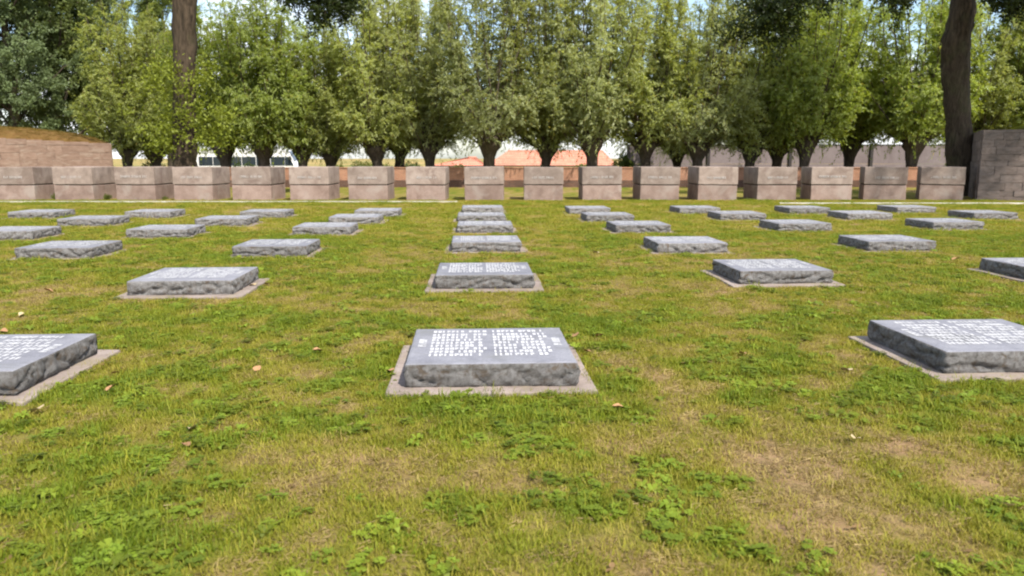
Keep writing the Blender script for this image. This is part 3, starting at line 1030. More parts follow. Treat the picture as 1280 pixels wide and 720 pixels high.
WT = [(157, 49, 'o1', 0.95, 1.0), (199, 50, 's2', 0.95, 0.95), (284, 45, 'b1', 1.0, 1.0), (330, 44.5, 'b2', 1.05, 1.0), (376, 45.5, 'b1', 0.95, 1.0), (411, 46, 'o1', 0.85, 0.95),
      (474, 45, 's2', 1.0, 0.98), (496, 47, 's1', 1.0, 1.05), (539, 45.5, 's3', 0.92, 1.08), (610, 44, 's1', 1.15, 1.0), (679, 46, 's2', 1.0, 1.05), (741, 44.5, 's3', 1.08, 1.05),
      (808, 45.5, 'o1', 1.02, 1.05), (848, 52, 's3', 0.85, 1.05), (872, 45, 's1', 1.0, 1.0), (935, 46, 's2', 0.95, 1.0), (971, 48, 'o1', 1.0, 1.02), (1004, 45, 'b1', 1.08, 1.08),
      (1060, 49, 'b2', 1.05, 1.1), (1136, 45, 'b1', 1.1, 1.06), (1215, 47, 'o1', 1.05, 1.0), (1290, 46, 'b2', 1.1, 1.05), (1350, 46, 's2', 1.0, 1.0)]
nm = {'s': 'silvery', 'o': 'olive green', 'b': 'bright green'}
for i, (px, Y, k, sc, sz) in enumerate(WT):
    if i == 0: lab = 'leftmost pollard willow, small dark trunk right of the domed bunker'
    elif px == 610: lab = 'silvery pollard willow with the thickest trunk, behind the central column of slabs'
    elif px == 1350: lab = 'silvery pollard willow beyond the right edge, last of the row'
    else: lab = f'{nm[k[0]]} pollard willow, {(ORD[i + 1] if i < 20 else ["twenty-first", "twenty-second"][i - 20])} from the left of the row'
    willow(px, Y, k, sc, i * 2.39, lab, sz)

# ------------------------------------------------------------------ broad trees: oaks and the dark trees on the left
def limb_tree(seed, trunk_path, trunk_r, limbs_spec, leaf_len, leaf_w, base_col, nsub=6, ntw=11, nleaf=20, tw=0.9, extra=None, sides=16, bark='oak_bark', mat='oak_leaf'):
    rng = np.random.default_rng(seed)
    tp = np.array(trunk_path, float)
    # refine the trunk path
    def cr(path, k=5):
        out = []
        n = len(path)
        for i in range(n - 1):
            p0, p1, p2, p3 = path[max(i - 1, 0)], path[i], path[i + 1], path[min(i + 2, n - 1)]
            for j in range(k):
                t = j / k
                out.append(0.5 * ((2 * p1) + (-p0 + p2) * t + (2 * p0 - 5 * p1 + 4 * p2 - p3) * t * t + (-p0 + 3 * p1 - 3 * p2 + p3) * t ** 3))
        out.append(path[-1])
        return np.array(out)
    tpf = cr(tp)
    trf = np.interp(np.linspace(0, len(tp) - 1, len(tpf)), np.arange(len(tp)), trunk_r)
    V, Fc = tube_np(tpf, trf, sides)
    V2 = []
    for i, v in enumerate(V):
        c = tpf[min(i // sides, len(tpf) - 1)]
        p = Vector(v)
        d = Vector(v) - Vector(c)
        V2.append(Vector(c) + d * (1 + 0.2 * mnoise.fractal(p * 2.4 + Vector((seed, 0, 0)), 1, 2, 3) + 0.05 * math.sin(7 * math.atan2(d.y, d.x) + p.z * 0.6)))
    trunk = pydata('trunk', V2, Fc, M[bark], True)
    limbs, tips = [], []
    for (p0, dirv, Ln, r0, rise, *more) in limbs_spec:
        m = 8
        nsb = more[0] if more else nsub
        pts = [np.array(p0, float)]
        d = norm(np.array(dirv, float))
        for j in range(m):
            d = norm(d + np.array([0, 0, rise]) / m + rng.normal(size=3) * 0.10)
            pts.append(pts[-1] + d * Ln / m)
        pts = np.array(pts)
        if more:
            a_, b_ = np.array(p0, float), np.array(more[1], float)
            c_ = a_ * 0.4 + b_ * 0.6 + np.array([0, 0, 2.6])
            tt = np.linspace(0, 1, m + 1)[:, None]
            pts = a_ * (1 - tt) ** 2 + 2 * c_ * tt * (1 - tt) + b_ * tt ** 2 + rng.normal(size=(m + 1, 3)) * 0.06
        limbs.append(tube_np(pts, [r0 * (1 - 0.85 * j / m) + 0.01 for j in range(m + 1)], 6))
        for s in range(nsb):
            t = (rng.uniform(0.3, 1.0) if not more else rng.uniform(0.72, 1.0)) * (m - 0.01)
            i0 = int(t)
            b = pts[i0] + (pts[i0 + 1] - pts[i0]) * (t - i0)
            tan = norm(pts[i0 + 1] - pts[i0])
            dd = norm(tan * 0.5 + norm(rng.normal(size=3)) * 0.9 + np.array([0, 0, 0.1]))
            ln = Ln * (rng.uniform(0.25, 0.45) if not more else rng.uniform(0.10, 0.2))
            sp = [b]
            for j in range(4):
                dd = norm(dd + rng.normal(size=3) * 0.18)
                sp.append(sp[-1] + dd * ln / 4)
            sp = np.array(sp)
            limbs.append(tube_np(sp, [r0 * 0.28 * (1 - 0.8 * j / 4) + 0.006 for j in range(5)], 4))
            for k in range(ntw):
                t2 = rng.uniform(0.2, 1.0) * 3.99
                j0 = int(t2)
                tips.append((sp[j0] + (sp[j0 + 1] - sp[j0]) * (t2 - j0), dd, rng.uniform(-1, 1)))
    if extra:
        tips += extra(rng)
    B = np.array([t[0] for t in tips]); T = np.array([t[1] for t in tips]); st = np.array([t[2] for t in tips])
    n = len(B)
    td = norm(T * 0.6 + norm(rng.normal(size=(n, 3))))
    tl = tw * rng.uniform(0.5, 1.2, n)
    Ps, Ds, Cs = [], [], []
    for q in range(nleaf):
        f = rng.uniform(0.05, 1, n)
        Ps.append(B + td * (tl * f)[:, None] + rng.normal(size=(n, 3)) * 0.10 * tw)
        Ds.append(norm(td * 0.5 + norm(rng.normal(size=(n, 3)))))
        Cs.append(np.stack([st, rng.normal(size=n)], 1))
    P, D, C = np.concatenate(Ps), np.concatenate(Ds), np.concatenate(Cs)
    face = P - np.array([0, 0, P[:, 2].mean()])
    face = norm(norm(face) + np.array([0, 0, 0.8]))
    V4 = leaf_quads(P, D, leaf_len, leaf_w, rng, 0.05, face)
    col = np.array(base_col)[None, :] * (1 + 0.18 * C[:, :1] + 0.15 * C[:, 1:2])
    crown = quads_np('crown', V4, len(P), M[mat], np.clip(col, 0.008, 1))
    v, f = join_vf(limbs)
    return trunk, pydata('limbs', v, f, M[bark], True), crown

def ring_limbs(seed, z0, z1, n, Ln, r0, ang=(0.5, 1.25), rise=0.3, skip=None, cx=0.0, cy=0.0):
    r = random.Random(seed)
    out = []
    for k in range(n):
        a = 2 * math.pi * (k * 0.381966 * 1.0) + r.uniform(-0.2, 0.2)
        z = z0 + (z1 - z0) * k / max(1, n - 1)
        th = r.uniform(*ang) * (1 - 0.55 * k / n)
        out.append(((cx, cy, z), (math.sin(th) * math.cos(a), math.sin(th) * math.sin(a), math.cos(th)), Ln * r.uniform(0.75, 1.1) * (1 - 0.25 * k / n), r0 * (1 - 0.5 * k / n), rise))
    return out

def plant_tree(name, meshes, loc, rz, label, cat='tree', group=None, sc=1.0):
    root = empty(name, loc, rz)
    root.scale = (sc, sc, sc)
    for n_, me in zip(('trunk', 'limbs', 'crown'), meshes): link(n_, me, root)
    return tag(root, label, cat, group)

OAKC = (0.034, 0.050, 0.011)
# left oak
LOY = 34.0
lo = at(231.5, 205, LOY)
def tx(px, py, Y, base): 
    p = at(px, py, Y); return (p.x - base.x, 0.0, p.z)
base = Vector((lo.x, LOY, 0))
lp = [(0.0, 0, -0.3), (0.0, 0, 0.3), tx(231.5, 200, LOY, base), tx(231.5, 140, LOY, base), tx(230.5, 70, LOY, base), tx(230, 10, LOY, base), tx(231, -60, LOY, base), tx(228, -130, LOY, base), tx(232, -220, LOY, base)]
lr = [0.75, 0.58, 0.50, 0.46, 0.46, 0.47, 0.44, 0.34, 0.12]
def shoots(rng):
    out = []
    for k in range(130):
        z = rng.uniform(2.3, 5.9)
        a = rng.uniform(0, 2 * math.pi)
        r = 0.45 + abs(rng.normal()) * 0.55 + (0.5 if math.cos(a) > 0.3 and z < 4.6 else 0)
        out.append((np.array([math.cos(a) * r, math.sin(a) * r, z - 0.25 * r]), np.array([math.cos(a), math.sin(a), 0.1]), rng.uniform(-0.5, 1)))
    return out
def droop(px, py, Y, base, start, L, rise):
    e = at(px, py, Y)
    e = (e.x - base.x, e.y - base.y, e.z)
    return (tuple(start), (0, 0, 1), (Vector(e) - Vector(start)).length, 0.06, rise, 16, e)
oakL_spec = ring_limbs(3, 10.6, 15.5, 20, 6.2, 0.22, (0.6, 1.2), 0.25) + [droop(424, 2, 33.0, base, (0, 0, 9.6), 0, -0.7), droop(432, -8, 33.5, base, (0, 0, 9.9), 0, -0.7), droop(408, 12, 32.5, base, (0, 0, 9.3), 0, -0.7)]
ot, ol, oc = limb_tree(41, lp, lr, oakL_spec, 0.15, 0.085, OAKC, 6, 10, 24)
rootL = plant_tree('oak_tree', (ot, ol, oc), (base.x, LOY, 0), 0, 'tall straight oak trunk with leafy side shoots behind the left blocks', group='large oaks beside the blocks')
# its side shoots: a part of their own, yellow green
rng = np.random.default_rng(77)
sh = shoots(rng)
B = np.array([s[0] for s in sh]); T = np.array([s[1] for s in sh]); st = np.array([s[2] for s in sh])
Ps, Ds, Cs = [], [], []
for q in range(42):
    f = rng.uniform(0, 0.75, len(B))[:, None]
    Ps.append(B + norm(T + rng.normal(size=B.shape) * 0.8) * f); Ds.append(norm(T * 0.4 + rng.normal(size=B.shape))); Cs.append(np.stack([st, rng.normal(size=len(B))], 1))
P, D, C = np.concatenate(Ps), np.concatenate(Ds), np.concatenate(Cs)
V4 = leaf_quads(P, D, 0.15, 0.09, rng, 0.05)
colr = np.array((0.16, 0.19, 0.022))[None, :] * (1 + 0.2 * C[:, :1] + 0.15 * C[:, 1:2])
o = link('side_shoots', quads_np('side_shoots', V4, len(P), M['oak_leaf'], np.clip(colr, 0.01, 1)), rootL)
tag(o, 'yellow green leafy shoots sprouting from the trunk')

# right oak
ROY = 34.0
ro = at(1200, 205, ROY)
base = Vector((ro.x, ROY, 0))
rp = [(0.05, 0, -0.3), (0.05, 0, 0.3), tx(1200, 200, ROY, base), tx(1197, 150, ROY, base), tx(1194, 90, ROY, base), tx(1195, 55, ROY, base), tx(1202, 15, ROY, base), tx(1206, -30, ROY, base), tx(1208, -100, ROY, base), tx(1204, -220, ROY, base)]
rrad = [0.75, 0.57, 0.52, 0.50, 0.52, 0.55, 0.46, 0.44, 0.36, 0.12]
tp_ = tx(1204, -10, ROY, base)
spec = ring_limbs(8, 10.6, 15.5, 20, 6.4, 0.24, (0.6, 1.2), 0.25)
spec += [droop(950, 30, 32.0, base, (tp_[0], 0, 9.2), 0, -0.75), droop(985, 12, 31.5, base, (tp_[0], 0, 9.4), 0, -0.7),
         droop(1110, -12, 31.0, base, (tp_[0], 0, 9.2), 0, -0.8), droop(1260, -2, 31.0, base, (tp_[0], 0, 9.2), 0, -0.7), droop(1275, 8, 32.0, base, (tp_[0], 0, 8.9), 0, -0.7)]
rm = limb_tree(52, rp, rrad, spec, 0.15, 0.085, OAKC, 6, 10, 24)
plant_tree('oak_tree', rm, (base.x, ROY, 0), 0, 'thick dark crooked oak trunk beside the right stone wall', group='large oaks beside the blocks')
# oak just out of the frame, whose shade falls on the right end of the row
plant_tree('oak_tree', (rm[0], rm[1], rm[2]), (24.5, 22.5, 0), 2.2, 'oak beyond the right edge shading the stone wall', group='large oaks beside the blocks', sc=1.2)

# dark trees on the left, behind the bunker
DARK = (0.125, 0.165, 0.07)
dk = []
for s in (61, 62):
    sp = ring_limbs(s, 1.8, 13.0, 28, 4.3, 0.09, (0.75, 1.35), 0.45)
    dk.append(limb_tree(s, [(0, 0, -0.3), (0.05, 0, 3), (0, 0.1, 8), (0.1, 0, 14)], [0.42, 0.34, 0.24, 0.06], sp, 0.17, 0.085, DARK if s == 61 else (0.125, 0.16, 0.045), 7, 10, 36, bark='willow_bark'))
for px, Y, k, rz, sc, lab in [(-40, 52, 0, 0.3, 1.05, 'dark leafy tree rising behind the left edge of the bunker'), (25, 50, 0, 1.9, 1.0, 'dark blue-green tree directly behind the domed bunker'),
                              (78, 54, 1, 4.0, 1.12, 'tall dark green tree behind the right end of the domed bunker'), (122, 58, 0, 2.7, 1.0, 'dark tree between the domed bunker and the leftmost willow'),
                              (215, 60, 1, 0.9, 0.92, 'dark green tree in the gap behind the left oak trunk')]:
    plant_tree('leafy_tree', dk[k], (at(px, 198, Y).x, Y, gz(Y)), rz, lab, group='dark trees on the left', sc=sc)

# ------------------------------------------------------------------ shrubs beyond the wall
def bush_mesh(seed, colr, n=5000):
    rng = np.random.default_rng(seed)
    c = rng.normal(size=(26, 3)) * np.array([0.42, 0.38, 0.26]); c[:, 2] = np.abs(c[:, 2]) + 0.25
    idx = rng.integers(0, 26, n)
    P = c[idx] + norm(rng.normal(size=(n, 3))) * (0.26 * rng.uniform(0.4, 1, n) ** 0.5)[:, None]
    P[:, 2] = np.abs(P[:, 2])
    V4 = leaf_quads(P, norm(rng.normal(size=(n, 3))), 0.10, 0.06, rng)
    tint = np.array(colr)[None, :] * (1 + 0.2 * rng.normal(size=(n, 1)) * 0.6 + 0.15 * np.sin(idx * 1.7)[:, None])
    f = quads_np('foliage', V4, n, M['oak_leaf'], np.clip(tint, 0.01, 1))
    st_ = [tube_np([(0, 0, -0.1), (a[0] * 0.4, a[1] * 0.4, a[2] * 0.5), tuple(a)], [0.03, 0.02, 0.008], 4) for a in c[:9]]
    v, fc = join_vf(st_)
    return f, pydata('stems', v, fc, M['willow_bark'])
bm1, bm2 = bush_mesh(1, (0.075, 0.11, 0.022)), bush_mesh(2, (0.12, 0.14, 0.03))
for px, Y, top, wpx, k, lab in [(180, 56, 201, 50, 1, 'low yellow-green bush between the two leftmost willow trunks'), (306, 56, 196, 40, 0, 'green bush in front of the white coach'),
                                (455, 75, 199, 46, 1, 'pale green bush left of the paired willow trunks'), (517, 70, 194, 34, 0, 'green bush right of the paired willow trunks'),
                                (571, 60, 203, 26, 1, 'small bright bush above the brick wall by the red roofs'), (782, 56, 176, 22, 0, 'tall narrow green bush at the left end of the panel wall'),
                                (420, 90, 203, 24, 1, 'small bush left of the pale field gap'), (1195, 55, 190, 30, 0, 'green bush behind the crooked oak trunk'),
                                (720, 80, 203, 60, 1, 'low green bush below the long red roof')]:
    root = empty('shrub', (at(px, 198, Y).x, Y, gz(Y) - 0.03), px)
    hgt = at(px, top, Y).z - gz(Y)
    wd = wpx / F * Y
    root.scale = (wd / 1.5, wd / 1.7, hgt / 1.15)
    f, s_ = (bm1, bm2)[k]
    link('foliage', f, root); link('stems', s_, root)
    tag(root, lab, 'bush', 'bushes beyond the brick wall')

for px, py, hp, lab in [(71, 250, 9, 'small green weed tuft at the foot of the second memorial block'), (134, 250, 8, 'green weed tuft between the second and third memorial blocks'),
                        (205, 250, 5, 'low weed between the third and fourth memorial blocks'), (573, 251, 4, 'low weed beside the ninth memorial block')]:
    p = ground_pt(px, py)
    root = empty('weed_tuft', (p.x, p.y + 0.02, -0.01), px)
    h_ = hp / F * p.y
    root.scale = (h_ * 0.75, h_ * 0.6, h_ * 0.95)
    link('foliage', bm2[0], root); link('stems', bm2[1], root)
    tag(root, lab, 'weed', 'weeds at the foot of the blocks')

# ------------------------------------------------------------------ turf: blades, clover, thatch (stuff)
proto_col = bpy.data.collections.new('turf_prototypes')      # not linked to the scene
def blades(seed, n, rad, hmin, hmax, w, lean, flat=False):
    r = random.Random(seed)
    V, Fc = [], []
    for k in range(n):
        a = r.uniform(0, 2 * math.pi); q = rad * math.sqrt(r.random())
        x, y = q * math.cos(a), q * math.sin(a)
        h = r.uniform(hmin, hmax)
        da = r.uniform(0, 2 * math.pi)
        dx, dy = math.cos(da), math.sin(da)
        l = h * r.uniform(0.2, lean)
        sx, sy = -dy * w / 2, dx * w / 2
        o = len(V)
        zz = -0.004 if not flat else 0.004 + r.random() * 0.012
        if flat:
            V += [(x - sx, y - sy, zz), (x + sx, y + sy, zz), (x + dx * h + sx * .5, y + dy * h + sy * .5, zz + r.uniform(-0.004, 0.012)), (x + dx * h - sx * .5, y + dy * h - sy * .5, zz + 0.004)]
            Fc.append((o, o + 1, o + 2, o + 3))
        else:
            V += [(x - sx, y - sy, zz), (x + sx, y + sy, zz), (x + dx * l * .4 + sx * .8, y + dy * l * .4 + sy * .8, h * .6), (x + dx * l * .4 - sx * .8, y + dy * l * .4 - sy * .8, h * .6), (x + dx * l, y + dy * l, h)]
            Fc += [(o, o + 1, o + 2, o + 3), (o + 3, o + 2, o + 4)]
    return V, Fc

def clover(seed, n, rad):
    r = random.Random(seed)
    V, Fc = [], []
    for k in range(n):
        a = r.uniform(0, 2 * math.pi); q = rad * math.sqrt(r.random())
        x, y, z = q * math.cos(a), q * math.sin(a), r.uniform(0.015, 0.042)
        s = r.uniform(0.008, 0.014)
        b = r.uniform(0, 2 * math.pi)
        for t in range(3):
            c = b + t * 2.094
            cx, cy = x + math.cos(c) * s * 0.9, y + math.sin(c) * s * 0.9
            o = len(V)
            ti = r.uniform(-0.3, 0.5)
            V.append((x, y, z))
            for e in (-0.75, -0.3, 0.3, 0.75):
                V.append((x + math.cos(c + e) * s * 1.9, y + math.sin(c + e) * s * 1.9, z + s * ti + 0.002 * abs(e)))
            Fc.append((o, o + 1, o + 2, o + 3, o + 4))
    return V, Fc

def plantain(seed, n, L):
    r = random.Random(seed)
    V, Fc = [], []
    for k in range(n):
        a = 2 * math.pi * k / n + r.uniform(-0.3, 0.3)
        l = L * r.uniform(0.7, 1.2); w = l * 0.2
        ca, sa = math.cos(a), math.sin(a)
        o = len(V)
        zs = (0.004, 0.03, 0.045, 0.022)
        for t, ww, z in ((0, 0.15, zs[0]), (0.35, 0.9, zs[1]), (0.7, 1.0, zs[2]), (1.0, 0.1, zs[3])):
            for sg in (-1, 1):
                V.append((ca * l * t - sa * sg * w * ww, sa * l * t + ca * sg * w * ww, z * l / 0.08))
        for t in range(3):
            Fc.append((o + 2 * t, o + 2 * t + 1, o + 2 * t + 3, o + 2 * t + 2))
    return V, Fc
protos = []
for s in range(5): protos.append(blades(s, 26, 0.075, 0.018, 0.045, 0.0042, 1.1))
protos.append(blades(11, 20, 0.08, 0.03, 0.075, 0.0046, 0.9))
protos.append(clover(3, 20, 0.085)); protos.append(clover(4, 16, 0.07))
protos.append(plantain(5, 7, 0.075)); protos.append(plantain(6, 6, 0.06))
protos.append(blades(21, 22, 0.09, 0.03, 0.08, 0.0038, 1.0, True)); protos.append(blades(22, 22, 0.09, 0.02, 0.07, 0.0038, 1.0, True))
def litter(seed):
    r = random.Random(seed); V, Fc = [], []
    for a in range(2):
        o = len(V); x, y, t = r.uniform(-.05, .05), r.uniform(-.05, .05), r.uniform(0, 6.28)
        for q, ll in ((0, .03), (1.2, .016), (2.3, .02), (3.14, .03), (4.2, .017), (5.2, .019)):
            V.append((x + math.cos(t + q) * ll, y + math.sin(t + q) * ll, 0.018 + r.uniform(0, 0.014)))
        Fc.append(tuple(range(o, o + 6)))
    return V, Fc
protos.append(litter(1)); protos.append(litter(2))
for k, (v, f) in enumerate(protos):
    me = pydata(f'turf_{k:02d}', v, f, M['grass'])
    proto_col.objects.link(bpy.data.objects.new(f'turf_{k:02d}', me))

def inst_group():
    g = bpy.data.node_groups.new('turf_scatter', 'GeometryNodeTree')
    g.interface.new_socket('Geometry', in_out='INPUT', socket_type='NodeSocketGeometry')
    g.interface.new_socket('Geometry', in_out='OUTPUT', socket_type='NodeSocketGeometry')
    N = g.nodes.new
    gi, go = N('NodeGroupInput'), N('NodeGroupOutput')
    ci = N('GeometryNodeCollectionInfo')
    ci.inputs['Collection'].default_value = proto_col
    ci.inputs['Separate Children'].default_value = True
    ci.inputs['Reset Children'].default_value = True
    ip = N('GeometryNodeInstanceOnPoints')
    ip.inputs['Pick Instance'].default_value = True
    def attr(name, typ):
        a = N('GeometryNodeInputNamedAttribute'); a.data_type = typ; a.inputs['Name'].default_value = name
        return a.outputs['Attribute']
    g.links.new(gi.outputs[0], ip.inputs['Points'])
    g.links.new(ci.outputs[0], ip.inputs['Instance'])
    g.links.new(attr('idx', 'INT'), ip.inputs['Instance Index'])
    g.links.new(attr('rot', 'FLOAT_VECTOR'), ip.inputs['Rotation'])
    g.links.new(attr('scl', 'FLOAT_VECTOR'), ip.inputs['Scale'])
    g.links.new(ip.outputs[0], go.inputs[0])
    return g
GN = inst_group()

def in_plinth(x, y, grow=0.0):
    m = np.zeros(len(x), bool)
    for cx, cy, yaw in SLABS:
        dx, dy = x - cx, y - cy
        u = dx * math.cos(yaw) + dy * math.sin(yaw)
        v = -dx * math.sin(yaw) + dy * math.cos(yaw)
        m |= (np.abs(u) < (SW + 0.25) / 2 - 0.015 + grow) & (np.abs(v) < (SD + 0.27) / 2 - 0.015 + grow)
    return m

def turf_colour(d, rng, n):
    st = np.array([[0.122, 0.180, 0.012], [0.205, 0.215, 0.018], [0.275, 0.24, 0.037], [0.35, 0.265, 0.11]])
    t = np.clip(d + rng.normal(size=n) * 0.13, 0, 0.999) * 3
    i = t.astype(int); f = (t - i)[:, None]
    c = st[i] * (1 - f) + st[np.minimum(i + 1, 3)] * f
    return c * (1 + 0.14 * rng.normal(size=(n, 1)))

def scatter(name, label, cat, P, idx, scl, colr, rng):
    n = len(P)
    me = bpy.data.meshes.new(name)
    me.vertices.add(n); me.vertices.foreach_set('co', P.astype(np.float32).ravel())
    a = me.attributes.new('idx', 'INT', 'POINT'); a.data.foreach_set('value', idx.astype(np.int32))
    r = np.zeros((n, 3), np.float32); r[:, 2] = rng.uniform(0, 6.28, n); r[:, :2] = rng.normal(size=(n, 2)) * 0.10
    a = me.attributes.new('rot', 'FLOAT_VECTOR', 'POINT'); a.data.foreach_set('vector', r.ravel())
    a = me.attributes.new('scl', 'FLOAT_VECTOR', 'POINT'); a.data.foreach_set('vector', scl.astype(np.float32).ravel())
    c = np.ones((n, 4), np.float32); c[:, :3] = np.clip(colr, 0.005, 1)
    a = me.attributes.new('tint', 'FLOAT_COLOR', 'POINT'); a.data.foreach_set('color', c.ravel())
    me.materials.append(M['grass'])
    o = link(name, me)
    md = o.modifiers.new('turf', 'NODES'); md.node_group = GN
    tag(o, label, cat, kind='stuff')
    return o

def points(y0, y1, dens, rng, margin=1.2):
    area_w = 0.72 * y1 + margin
    n = int(dens * (y1 - y0) * 2 * area_w)
    x = rng.uniform(-area_w, area_w, n); y = rng.uniform(y0, y1, n)
    k = np.abs(x) < 0.72 * y + margin
    return x[k], y[k]

def build_turf():
    rng = np.random.default_rng(5)
    for y0, y1, dens, sw, shh in [(1.6, 9.0, 430, 1.0, 1.0), (9.0, 17.0, 210, 1.35, 1.1), (17.0, 29.8, 85, 2.1, 1.15)]:
        x, y = points(y0, y1, dens, rng)
        d = dryness(x, y)
        keep = rng.random(len(x)) < np.clip(1.12 - 0.85 * np.clip((d - 0.45) / 0.55, 0, 1), 0.15, 1)
        keep &= ~in_plinth(x, y)
        x, y, d = x[keep], y[keep], d[keep]
        n = len(x)
        idx = rng.integers(0, 5, n)
        idx = np.where((d < 0.28) & (rng.random(n) < 0.35), 5, idx)
        s = rng.uniform(0.7, 1.25, n)
        hh = 0.78 * shh * (1.25 - 0.6 * d) * rng.uniform(0.75, 1.15, n)
        near_edge = in_plinth(x, y, 0.10)
        hh = np.where(near_edge, hh * 1.25, hh)
        scl = np.stack([s * sw, s * sw, s * hh], 1)
        scatter('grass', 'short mown grass blades over the lawn, %s' % ('nearest the camera' if y0 < 5 else 'between the middle slabs' if y0 < 12 else 'by the far slabs'), 'grass',
                np.stack([x, y, terrain(x, y)], 1), idx, scl, turf_colour(d, rng, n), rng)
    # clover and plantain where it is lush
    x, y = points(1.8, 17, 120, rng)
    d = dryness(x, y) + 0.5 * (fbm(x * 1.7, y * 1.7, 55, 3) - 0.5)
    k = (rng.random(len(x)) < np.clip((0.55 - d) * 3.2, 0, 1)) & ~in_plinth(x, y)
    x, y = x[k], y[k]; n = len(x)
    idx = np.where(rng.random(n) < 0.72, rng.integers(6, 8, n), rng.integers(8, 10, n))
    s = rng.uniform(0.4, 0.9, n)
    c = np.array([0.14, 0.20, 0.019])[None, :] * (1 + 0.2 * rng.normal(size=(n, 1))) + np.array([0.03, 0.01, 0])[None, :] * rng.random((n, 1))
    scatter('clover', 'low clover and broad-leaved weeds in the green patches of lawn', 'weeds', np.stack([x, y, terrain(x, y)], 1), idx, np.stack([s, s, s], 1), c, rng)
    # straw-coloured thatch
    x, y = points(1.6, 15, 190, rng)
    d = dryness(x, y)
    k = (rng.random(len(x)) < np.clip((d - 0.25) * 1.9, 0.05, 1)) & ~in_plinth(x, y)
    x, y = x[k], y[k]; n = len(x)
    s = rng.uniform(0.45, 0.9, n)
    c = np.array([0.30, 0.225, 0.105])[None, :] * (1 + 0.22 * rng.normal(size=(n, 1)))
    scatter('thatch', 'dead straw-coloured grass lying in the dry patches of lawn', 'grass', np.stack([x, y, terrain(x, y)], 1), rng.integers(10, 12, n), np.stack([s, s, s], 1), c, rng)
build_turf()

def more_turf():
    rng = np.random.default_rng(8)
    x, y = points(1.8, 24, 3.0, rng)
    k = ~in_plinth(x, y); x, y = x[k], y[k]; n = len(x)
    s_ = rng.uniform(0.35, 0.8, n)
    c = np.array([0.27, 0.17, 0.08])[None, :] * (1 + 0.3 * rng.normal(size=(n, 1)))
    scatter('leaf_litter', 'small brown leaf bits scattered thinly over the whole lawn', 'leaves', np.stack([x, y, terrain(x, y)], 1), rng.integers(12, 14, n), np.stack([s_, s_, s_], 1), c, rng)
    for dm_, dry, lab in ((DOMES[0], 0.88, 'dry brown grass on the domed bunker roof'), (DOMES[1], 0.3, 'green grass on the right bunker roof')):
        me = dm_.data
        tri = [(p.vertices[0], p.vertices[1], p.vertices[2]) for p in me.polygons if len(p.vertices) == 4] + [(p.vertices[0], p.vertices[2], p.vertices[3]) for p in me.polygons if len(p.vertices) == 4]
        co = np.array([v.co[:] for v in me.vertices]); t = np.array(tri)
        A, B, C = co[t[:, 0]], co[t[:, 1]], co[t[:, 2]]
        ar = np.linalg.norm(np.cross(B - A, C - A), axis=1) / 2
        n = 5000
        i = rng.choice(len(t), n, p=ar / ar.sum())
        u, v = rng.random((2, n)); f = u + v > 1; u, v = np.where(f, 1 - u, u), np.where(f, 1 - v, v)
        P = A[i] + (B - A)[i] * u[:, None] + (C - A)[i] * v[:, None]
        s_ = rng.uniform(1.2, 2.4, n)
        c = turf_colour(np.full(n, dry), rng, n) * (np.array([0.55, 0.46, 0.34]) if dry > 0.5 else 0.8)
        o = scatter('roof_grass', lab, None, P, rng.integers(0, 6, n), np.stack([s_, s_, s_ * 0.6], 1), c, rng)
        o.parent = dm_
more_turf()

# ------------------------------------------------------------------ fallen leaves
def fallen(seed):
    r = random.Random(seed)
    n = 11
    V, Fc = [(0, 0, 0.012)], []
    L_, Wd = 0.075, 0.05
    for k in range(n):
        a = 2 * math.pi * k / n
        lob = 1 + 0.22 * math.cos(3 * a + seed) + r.uniform(-0.08, 0.08)
        x, y = L_ / 2 * math.cos(a) * lob, Wd / 2 * math.sin(a) * lob
        V.append((x, y, 0.008 + 0.016 * abs(math.sin(a * 1.0 + seed)) + r.uniform(0, 0.006)))
    for k in range(n): Fc.append((0, 1 + k, 1 + (k + 1) % n))
    return pydata('fallen_leaf', V, Fc, None, True)
lm = []
for s, c in enumerate([(0.36, 0.20, 0.10), (0.42, 0.33, 0.19), (0.25, 0.14, 0.07)]):
    mat = plain('leaf_brown_%d' % s, c, 0.7, 0.2)
    me = fallen(s); me.materials.append(mat); lm.append(me)
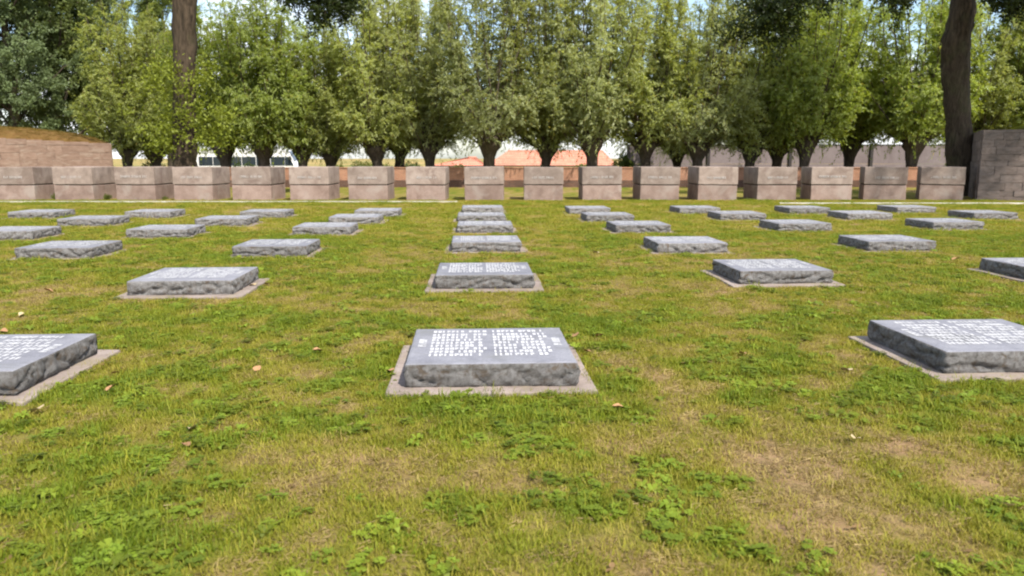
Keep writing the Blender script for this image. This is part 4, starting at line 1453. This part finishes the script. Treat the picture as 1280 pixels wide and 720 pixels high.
LV = [(397, 440, 0, 1.6, 'curled orange-brown fallen leaf left of the nearest central slab'), (140, 487, 0, 1.5, 'orange fallen leaf beside the left foreground slab'),
      (144, 468, 0, 1.1, 'small tan fallen leaf above another beside the left foreground slab'), (47, 515, 1, 1.7, 'pale fallen leaf below the left foreground slab'),
      (240, 538, 1, 1.5, 'pale fallen leaf on the grass in the lower left lawn'), (322, 463, 0, 1.5, 'tan fallen leaf midway between left and central foreground slabs'),
      (316, 358, 1, 1.7, 'pale fallen leaf touching the second left slab'), (335, 356, 1, 1.8, 'pale fallen leaf just right of the second left slab'),
      (719, 421, 2, 1.5, 'brown fallen leaf at the back corner of the nearest central slab'), (734, 441, 0, 1.4, 'tan fallen leaf by the right side of the nearest central slab'),
      (749, 421, 0, 1.3, 'orange fallen leaf right of the nearest central slab'), (773, 511, 0, 1.4, 'tan fallen leaf right of the nearest plinth corner'),
      (1058, 465, 1, 1.6, 'pale fallen leaf left of the right foreground slab'), (1068, 550, 1, 1.3, 'pale fallen leaf on the dry patch of lower right lawn'),
      (929, 444, 0, 1.4, 'small orange fallen leaf between central and right foreground slabs'), (487, 466, 0, 1.6, 'orange fallen leaf by the left side of the nearest plinth'),
      (60, 365, 0, 2.0, 'tan fallen leaf on the lawn left of the second left slab'), (28, 395, 1, 1.7, 'pale fallen leaf above the left foreground slab'),
      (745, 317, 1, 2.2, 'pale fallen leaf right of the third central slab'), (1195, 325, 0, 2.2, 'tan fallen leaf on the lawn at the right middle'),
      (232, 538 + 20, 2, 1.2, 'brown fallen leaf low in the left lawn'), (5, 416, 0, 1.8, 'tan fallen leaf at the left edge above the foreground slab')]
for px, py, k, sc, lab in LV:
    p = ground_pt(px, py, 0.02)
    o = link('fallen_leaf', lm[k], None, (p.x, p.y, 0.02))
    o.rotation_euler = (random.uniform(-0.35, 0.35), random.uniform(-0.35, 0.35), random.uniform(0, 6.28))
    sc *= 0.74
    o.scale = (sc, sc, sc)
    tag(o, lab, 'leaf', 'fallen leaves on the lawn')
